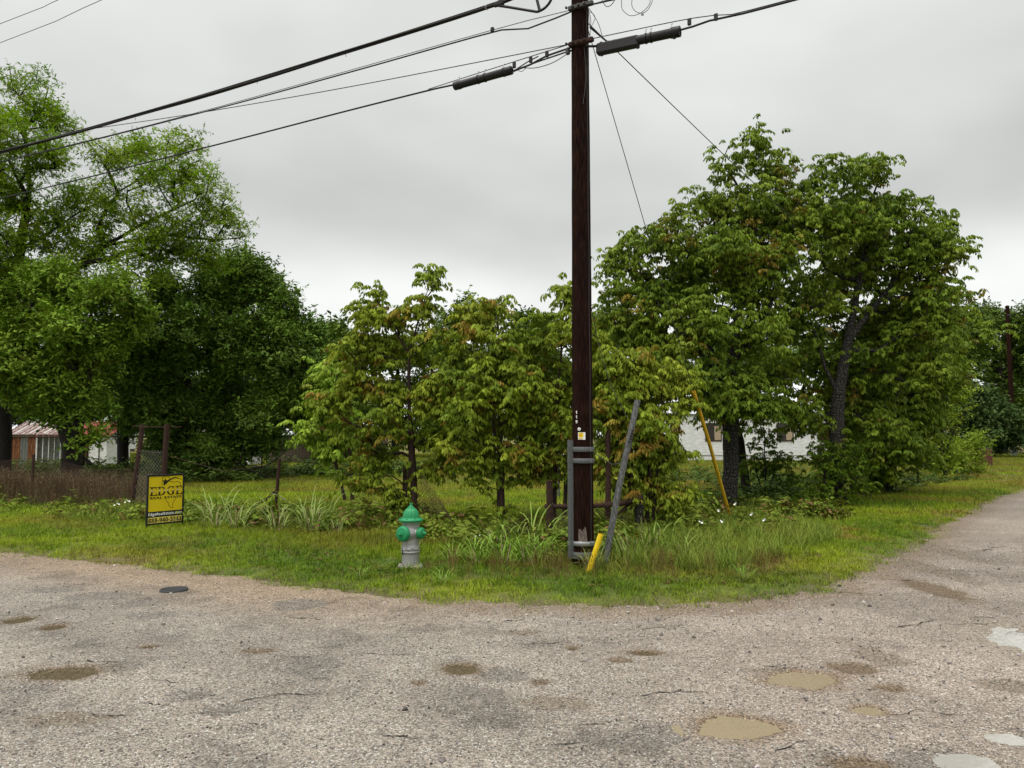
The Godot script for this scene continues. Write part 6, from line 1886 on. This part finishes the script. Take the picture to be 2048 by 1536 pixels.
# ---------------------------------------------------------------- weeds and grass
func blade_into(v: PackedVector3Array, c: PackedColorArray, base: Vector3, az: float, l: float, w: float, rise: float, curl: float, tint: Color, segs := 4):
	var out := Vector3(sin(az), 0, cos(az))
	var side := Vector3(cos(az), 0, -sin(az))
	var p := base
	var ang := rise
	var last := []
	for i in segs + 1:
		var t := float(i) / segs
		var ww := w * 0.5 * (1.0 - pow(t, 1.8)) + 0.0004
		var up := Vector3(-out.x * sin(ang), cos(ang), -out.z * sin(ang))
		var cur := [p - side * ww, p + up * -0.18 * ww, p + side * ww]
		if i > 0:
			for q in 2:
				for x in [last[q], last[q + 1], cur[q], cur[q], last[q + 1], cur[q + 1]]:
					v.append(x)
					c.append(tint)
		last = cur
		p += (out * cos(ang) + Vector3(0, sin(ang), 0)) * l / segs
		ang -= curl / segs


func tuft(n: int, rad: float, h: float, w: float, curl: float, sd: int, segs := 2) -> ArrayMesh:
	var g := RandomNumberGenerator.new()
	g.seed = sd
	var v := PackedVector3Array()
	var c := PackedColorArray()
	for i in n:
		var a := g.randf() * TAU_
		var r := rad * sqrt(g.randf())
		var t := g.randf_range(0.75, 1.25)
		blade_into(v, c, Vector3(sin(a) * r, 0, cos(a) * r), g.randf() * TAU_, h * g.randf_range(0.55, 1.2), w * g.randf_range(0.7, 1.2), g.randf_range(0.85, 1.5), curl * g.randf_range(0.5, 1.5), Color(t, t * g.randf_range(0.93, 1.04), t * g.randf_range(0.8, 1.2)) * 0.77, segs)
	return soup(v, c)


func grass():
	var g := RandomNumberGenerator.new()
	g.seed = 303
	var short := [tuft(16, 0.09, 0.07, 0.0055, 0.9, 1), tuft(16, 0.09, 0.08, 0.005, 1.2, 2)]
	var mid := [tuft(18, 0.14, 0.1, 0.008, 0.9, 3), tuft(16, 0.14, 0.11, 0.009, 1.2, 4)]
	var far := [tuft(18, 0.3, 0.13, 0.018, 0.8, 5)]
	var sets := [[short, [], []], [mid, [], []], [far, [], []]]
	var spread := func(which: int, x0: float, x1: float, z0: float, z1: float, n: int, wide: float):
		for i in n:
			var z := lerpf(z0, z1, g.randf())
			var x := lerpf(x0, x1, g.randf())
			if absf(x) > -z * wide + 2.2:
				continue
			var s := side_of(x, z)
			var ragged := s + 0.4 * n_edge.get_noise_2d(x, z) + 0.25 * n_edge.get_noise_2d(x * 4.0, z * 4.0)
			if ragged < -0.02 or (ragged < 0.35 and g.randf() > 0.35 + ragged * 1.8):
				continue
			var bare := n_clump.get_noise_2d(x * 1.7 - 31.0, z * 1.7)
			if bare > 0.3 and s < 2.0 and g.randf() < 0.6:
				continue
			var k := g.randf_range(0.7, 1.25) * (0.75 if s < 0.5 else 1.0)
			if which == 0:
				# ranker growth round the pole and along the fence
				k *= 1.0 + 0.9 * smoothstep(1.6, 3.0, s) * smoothstep(-5.0, -1.0, x)
			var col := lawn_tint(x, z, s) * g.randf_range(0.9, 1.56)
			if g.randf() < 0.07:
				col = col.lerp(Color(0.26, 0.2, 0.09), 0.8)
			sets[which][1].append(Transform3D(Basis(Vector3.UP, g.randf() * TAU_).scaled(Vector3(1, k, 1) * g.randf_range(0.85, 1.2)), Vector3(x, lot_height(x, z, s) - 0.008, z)))
			sets[which][2].append(col)
	spread.call(0, -11.5, 11.5, -7.0, -12.0, 22000, 0.8)
	spread.call(0, -14, 14, -12.0, -16.0, 23000, 0.8)
	spread.call(1, -16, 18, -16.0, -27.0, 38000, 0.8)
	spread.call(2, -36, 48, -27.0, -70.0, 32000, 0.74)
	var names := ["verge_grass", "lot_grass", "far_grass"]
	var labels := ["short mown grass of the verge round the corner", "grass of the vacant lot behind the fallen fence", "distant grass at the back of the lot and along the lane"]
	for k in 3:
		var ms: Array = sets[k][0]
		for j in ms.size():
			var xf := []
			var cols := []
			for i in range(j, sets[k][1].size(), ms.size()):
				xf.append(sets[k][1][i])
				cols.append(sets[k][2][i])
			tag(multi(names[k], ms[j], xf, cols, M.blade), labels[k], "grass")


func tall_grass(n: int, l: float, sd: int, c0: Color) -> ArrayMesh:
	# cane grass: broad arching blades from leafy stems
	var g := RandomNumberGenerator.new()
	g.seed = sd
	var v := PackedVector3Array()
	var c := PackedColorArray()
	for i in n:
		var a := g.randf() * TAU_
		var r := 0.17 * sqrt(g.randf())
		var h := g.randf_range(0.0, 0.32) * l / 0.6
		var lean := Vector3(sin(a), 0, cos(a)) * (r + h * 0.3)
		var t := g.randf_range(0.75, 1.3)
		blade_into(v, c, Vector3(lean.x, h, lean.z), a + g.randf_range(-0.8, 0.8), l * g.randf_range(0.6, 1.1), g.randf_range(0.013, 0.022), g.randf_range(0.8, 1.35), g.randf_range(1.0, 2.3), Color(c0.r * t, c0.g * t, c0.b * t), 6)
	for i in 5:
		var a := TAU_ * i / 5
		twig_into(v, c, Vector3(sin(a) * 0.04, 0, cos(a) * 0.04), Vector3(sin(a) * 0.12, 0.35 * l / 0.6, cos(a) * 0.12), 0.005)
	return soup(v, c)


func dry_weed(n: int, h: float, sd: int) -> ArrayMesh:
	var g := RandomNumberGenerator.new()
	g.seed = sd
	var v := PackedVector3Array()
	var c := PackedColorArray()
	for i in n:
		var a := g.randf() * TAU_
		var r := 0.16 * sqrt(g.randf())
		var b := Vector3(sin(a) * r, 0, cos(a) * r)
		var lean := Vector3(g.randf() - 0.5, 0, g.randf() - 0.5) * 0.45
		var hh := h * g.randf_range(0.6, 1.15)
		var t := g.randf_range(0.7, 1.3)
		blade_into(v, c, b, a, hh, 0.006, 1.35, g.randf_range(0.1, 0.7), Color(t, t, t), 3)
		for k in 5:
			var p := b + (Vector3(0, 1, 0) + lean) * hh * (0.5 + 0.1 * k)
			var d := Vector3(g.randf() - 0.5, g.randf() * 0.6, g.randf() - 0.5).normalized()
			leaf(v, c, p, d, d.cross(Vector3.UP).normalized(), 0.06, 0.01, 0.1, t)
			twig_into(v, c, b + (Vector3(0, 1, 0) + lean) * hh * (0.4 + 0.1 * k), p, 0.0025)
	return soup(v, c)


func weeds():
	var g := RandomNumberGenerator.new()
	g.seed = 88
	# leafy undergrowth along the fence and round the pole
	var beds := [[], []]
	var bc := [[], []]
	for i in 15000:
		var x := g.randf_range(-13.0, 6.5)
		var fz := fence_line(x)
		if x > 0.6:
			fz = -11.4 - 0.75 * (x - 0.6)
		var z := fz + g.randfn() * 0.5 + 0.35
		var s := side_of(x, z)
		if s < 1.0 or z > -9.6:
			continue
		var patch := n_clump.get_noise_2d(x * 1.5, z * 1.5 + 5.0)
		if patch < -0.12 or (x > 3.0 and g.randf() < 0.6) or (x < -8.0 and g.randf() < 0.75):
			continue
		var k := g.randf_range(0.6, 1.7) * (0.8 + patch) * (1.25 if absf(x + 1.2) < 2.4 else 1.0)
		var h := g.randf() * g.randf() * (0.42 if x > -3.0 else 0.3) * (0.6 + patch)
		var kk := g.randi() % 2
		beds[kk].append(Transform3D(Basis(Vector3.UP, g.randf() * TAU_) * Basis(Vector3.RIGHT, g.randf_range(-0.6, 0.6)).scaled(Vector3.ONE * k), Vector3(x, lot_height(x, z, s) + h, z)))
		var c := Color(0.11, 0.17, 0.02).lerp(Color(0.19, 0.24, 0.03), g.randf())
		if g.randf() < 0.14:
			c = Color(0.19, 0.11, 0.05)
		bc[kk].append(1.2 * c * g.randf_range(0.75, 1.2))
	for i in 2600:       # low broad leaved plants in the verge
		var x := g.randf_range(-4.0, 4.5)
		var z := g.randf_range(-8.2, -11.0)
		var s := side_of(x, z)
		if s < 0.7 or n_clump.get_noise_2d(x * 2.0 + 70.0, z * 2.0) < 0.02:
			continue
		var kk := g.randi() % 2
		beds[kk].append(Transform3D(Basis(Vector3.UP, g.randf() * TAU_).scaled(Vector3(1, 0.6, 1) * g.randf_range(0.35, 0.8)), Vector3(x, lot_height(x, z, s) + 0.01, z)))
		bc[kk].append(1.2 * (Color(0.07, 0.12, 0.022) if g.randf() < 0.8 else Color(0.16, 0.09, 0.045)) * g.randf_range(0.7, 1.2))
	for i in 2600:       # rank growth under the broad trees on the right
		var x := g.randf_range(4.0, 18.0)
		var z := -g.randf_range(16.0, 30.0)
		var s := side_of(x, z)
		if s < 2.2 or n_clump.get_noise_2d(x * 1.2 + 20.0, z * 1.2) < -0.05:
			continue
		var kk := g.randi() % 2
		beds[kk].append(Transform3D(Basis(Vector3.UP, g.randf() * TAU_).scaled(Vector3.ONE * g.randf_range(0.9, 2.2)), Vector3(x, 0.05 + g.randf() * g.randf() * 0.5, z)))
		bc[kk].append(1.2 * Color(0.07, 0.12, 0.022) * g.randf_range(0.7, 1.3))
	for i in 2400:       # scrub at the back of the lot under the dark trees
		var x := g.randf_range(-20.0, -3.0)
		var z := -g.randf_range(26.0, 33.0)
		if x > -9.0 and z > -30.0:
			continue
		var kk := g.randi() % 2
		beds[kk].append(Transform3D(Basis(Vector3.UP, g.randf() * TAU_).scaled(Vector3.ONE * g.randf_range(1.5, 3.0)), Vector3(x, 0.05 + g.randf() * g.randf() * 0.7, z)))
		bc[kk].append(1.2 * Color(0.08, 0.13, 0.024) * g.randf_range(0.7, 1.3))
	for k in 2:
		tag(multi("undergrowth", sprays.weed[k], beds[k], bc[k], M.leaf_small), "leafy green undergrowth along the fallen fence and under the trees", "undergrowth")
	# fine green grass standing tall right of the pole and by the fence
	var fine := tuft(26, 0.12, 0.34, 0.006, 0.7, 31, 3)
	var fx := []
	var fc := []
	for i in 5200:
		var x := g.randf_range(-9.0, 5.2)
		var z := g.randf_range(-9.2, -16.0)
		var s := side_of(x, z)
		if s < 1.15:
			continue
		var want := 0.9 if x > 1.0 and z > -12.6 else 0.25
		if x < 0.0:
			want = 1.5 * exp(-pow((z - fence_line(x) - 0.4) / 0.7, 2.0))
		if g.randf() > want * (0.5 + n_clump.get_noise_2d(x * 1.8, z * 1.8)) * 1.4:
			continue
		fx.append(Transform3D(Basis(Vector3.UP, g.randf() * TAU_).scaled(Vector3(1, g.randf_range(0.5, 1.15), 1)), Vector3(x, lot_height(x, z, s), z)))
		fc.append(1.2 * (Color(0.14, 0.23, 0.03).lerp(Color(0.24, 0.27, 0.05), g.randf())) * g.randf_range(0.8, 1.2))
	tag(multi("tall_fine_grass", fine, fx, fc, M.blade), "fine green grass standing uncut by the pole and fence", "grass")
	# brown dead stalks at the left end of the fence
	var stalks := dry_weed(16, 0.75, 41)
	var dx := []
	var dc := []
	for i in 480:
		var x := g.randf_range(-14.5, -8.2)
		var z := fence_line(x) - 0.7 + g.randfn() * 0.55
		if x > -9.5 and g.randf() < 0.5:
			continue
		dx.append(Transform3D(Basis(Vector3.UP, g.randf() * TAU_).scaled(Vector3(1, 1, 1) * g.randf_range(0.45, 1.15)), Vector3(x, 0.04, z)))
		dc.append(Color(0.16, 0.12, 0.065).lerp(Color(0.26, 0.19, 0.13), g.randf()).lerp(Color(0.13, 0.14, 0.05), 0.5 * g.randf()) * g.randf_range(0.7, 1.2))
	for i in 80:
		var x := g.randf_range(-7.5, 4.5)
		var z := fence_line(x) + 0.9 + g.randfn() * 0.4 if x < -1.0 else g.randf_range(-9.3, -8.6)
		if side_of(x, z) < 0.8:
			continue
		dx.append(Transform3D(Basis(Vector3.UP, g.randf() * TAU_).scaled(Vector3(1, 1, 1) * g.randf_range(0.25, 0.5)), Vector3(x, 0.04, z)))
		dc.append(Color(0.22, 0.165, 0.06) * g.randf_range(0.7, 1.2))
	tag(multi("dead_weeds", stalks, dx, dc, M.dry), "brown dead weed stalks smothering the left end of the fence", "weeds")
	# single clumps of cane grass
	var kinds := [tall_grass(38, 0.55, 51, Color(0.2, 0.28, 0.06)), tall_grass(36, 0.6, 52, Color(0.23, 0.30, 0.09)), tall_grass(44, 0.5, 53, Color(0.18, 0.30, 0.045))]
	var spots := [[-5.2, -13.6, 1.15, 1, "right behind the yard sign's right edge"], [-4.75, -13.3, 1.0, 1, "a step right of the yard sign"], [-3.95, -13.1, 1.15, 1, "just right of the single rusty post"], [-3.3, -12.9, 1.2, 1, "between the single rusty post and the hydrant, the taller one"], [-3.6, -13.7, 1.0, 0, "behind the pale clumps right of the single rusty post"], [-2.85, -12.6, 0.8, 0, "low, left of the hydrant under the first sapling"],
		[-0.75, -9.9, 0.6, 2, "small, right behind the hydrant"], [-0.45, -9.75, 0.75, 2, "bright, first right of the hydrant"], [-0.1, -9.8, 0.85, 2, "bright, in the middle between hydrant and pole"], [0.2, -9.7, 0.9, 2, "bright, nearer the pole of the run between hydrant and pole"], [0.42, -9.85, 0.8, 2, "touching the left of the pole's steel channel"], [-0.2, -10.5, 1.1, 0, "taller, behind the bright run left of the pole"], [0.35, -10.7, 1.2, 0, "tall, close behind the pole on its left"],
		[0.95, -9.32, 0.5, 1, "small, in front of the pole's foot by the yellow stub"], [1.5, -9.9, 0.95, 0, "right of the grey leaning guard"], [1.85, -10.4, 1.2, 0, "tall and thin, behind the grey guard's right side"], [2.2, -9.9, 0.7, 0, "low, on the right of the grey guard's clump"], [-1.7, -8.75, 0.35, 2, "tiny, at the left of the hydrant's foot near the road"], [-0.75, -8.45, 0.4, 2, "tiny, right of the hydrant near the road edge"], [-1.15, -9.25, 0.28, 2, "tiny tuft touching the hydrant's base flange"], [2.6, -8.7, 0.4, 2, "tiny, near the road right of the pole"], [3.2, -10.3, 0.45, 2, "small, in the grass in front of the yellow guard"]]
	for e in spots:
		var o := MeshInstance3D.new()
		o.name = "grass_clump"
		o.mesh = kinds[e[3]]
		o.material_override = M.blade
		o.position = Vector3(e[0], 0.03, e[1])
		o.rotation.y = e[0] * 3.0
		o.scale = Vector3.ONE * e[2]
		place(o)
		tag(o, "clump of cane grass " + e[4], "grass clump", "clumps of cane grass on the verge")
	# small white flowers
	var pet := new_st()
	pet.set_smooth_group(-1)
	for k in 5:
		var a := TAU_ * k / 5
		var d := Vector3(sin(a), 0.5, cos(a))
		var s := Vector3(cos(a), 0, -sin(a)) * 0.011
		tri(pet, Vector3.ZERO, d * 0.014 + s, d * 0.026)
		tri(pet, Vector3.ZERO, d * 0.026, d * 0.014 - s)
	pet.generate_normals()
	var head := pet.commit()
	var fs := [[3.95, -13.7, 0.42, "right under the yellow guard's foot"], [3.55, -13.3, 0.34, "left of the yellow guard's foot"], [4.05, -13.1, 0.3, "right of the yellow guard's foot, nearer the road"], [3.3, -12.2, 0.28, "in the tall grass between pole and yellow guard"], [4.1, -12.6, 0.26, "lowest of those round the yellow guard"], [2.9, -11.9, 0.3, "leftmost of those between pole and yellow guard"], [-0.35, -11.4, 0.22, "in the shade right behind the hydrant"], [-0.5, -11.1, 0.2, "nearest behind the hydrant's right cap"], [-7.6, -14.9, 0.3, "left of the yard sign"], [-7.5, -15.1, 0.34, "by the foot of the tall rusty posts"], [11.0, -22.5, 0.35, "by the lane under the dark trees"]]
	for e in fs:
		var o := thing("white_flower", "small white wildflower " + e[3], "flower", Vector3(e[0], 0.04, e[1]), "white wildflowers in the grass")
		var st := new_st()
		tube(st, [Vector3.ZERO, Vector3(0.015, e[2] * 0.5, 0), Vector3(0.0, e[2], 0.01)], 0.0025, 0.002, 5)
		obj("stem", st, M.green_stem if M.has("green_stem") else mat("green_stem", 0.09, 0.15, 0.03), o)
		for k in 3:
			var h := MeshInstance3D.new()
			h.name = "blossom"
			h.mesh = head
			h.material_override = M.petal
			h.position = Vector3(0.03 * sin(k * 2.4 + e[0]), e[2] + 0.015 * k - 0.02, 0.03 * cos(k * 2.1))
			h.rotation = Vector3(0.7, k, 0.2)
			h.scale = Vector3.ONE * 0.8
			place(h, o)
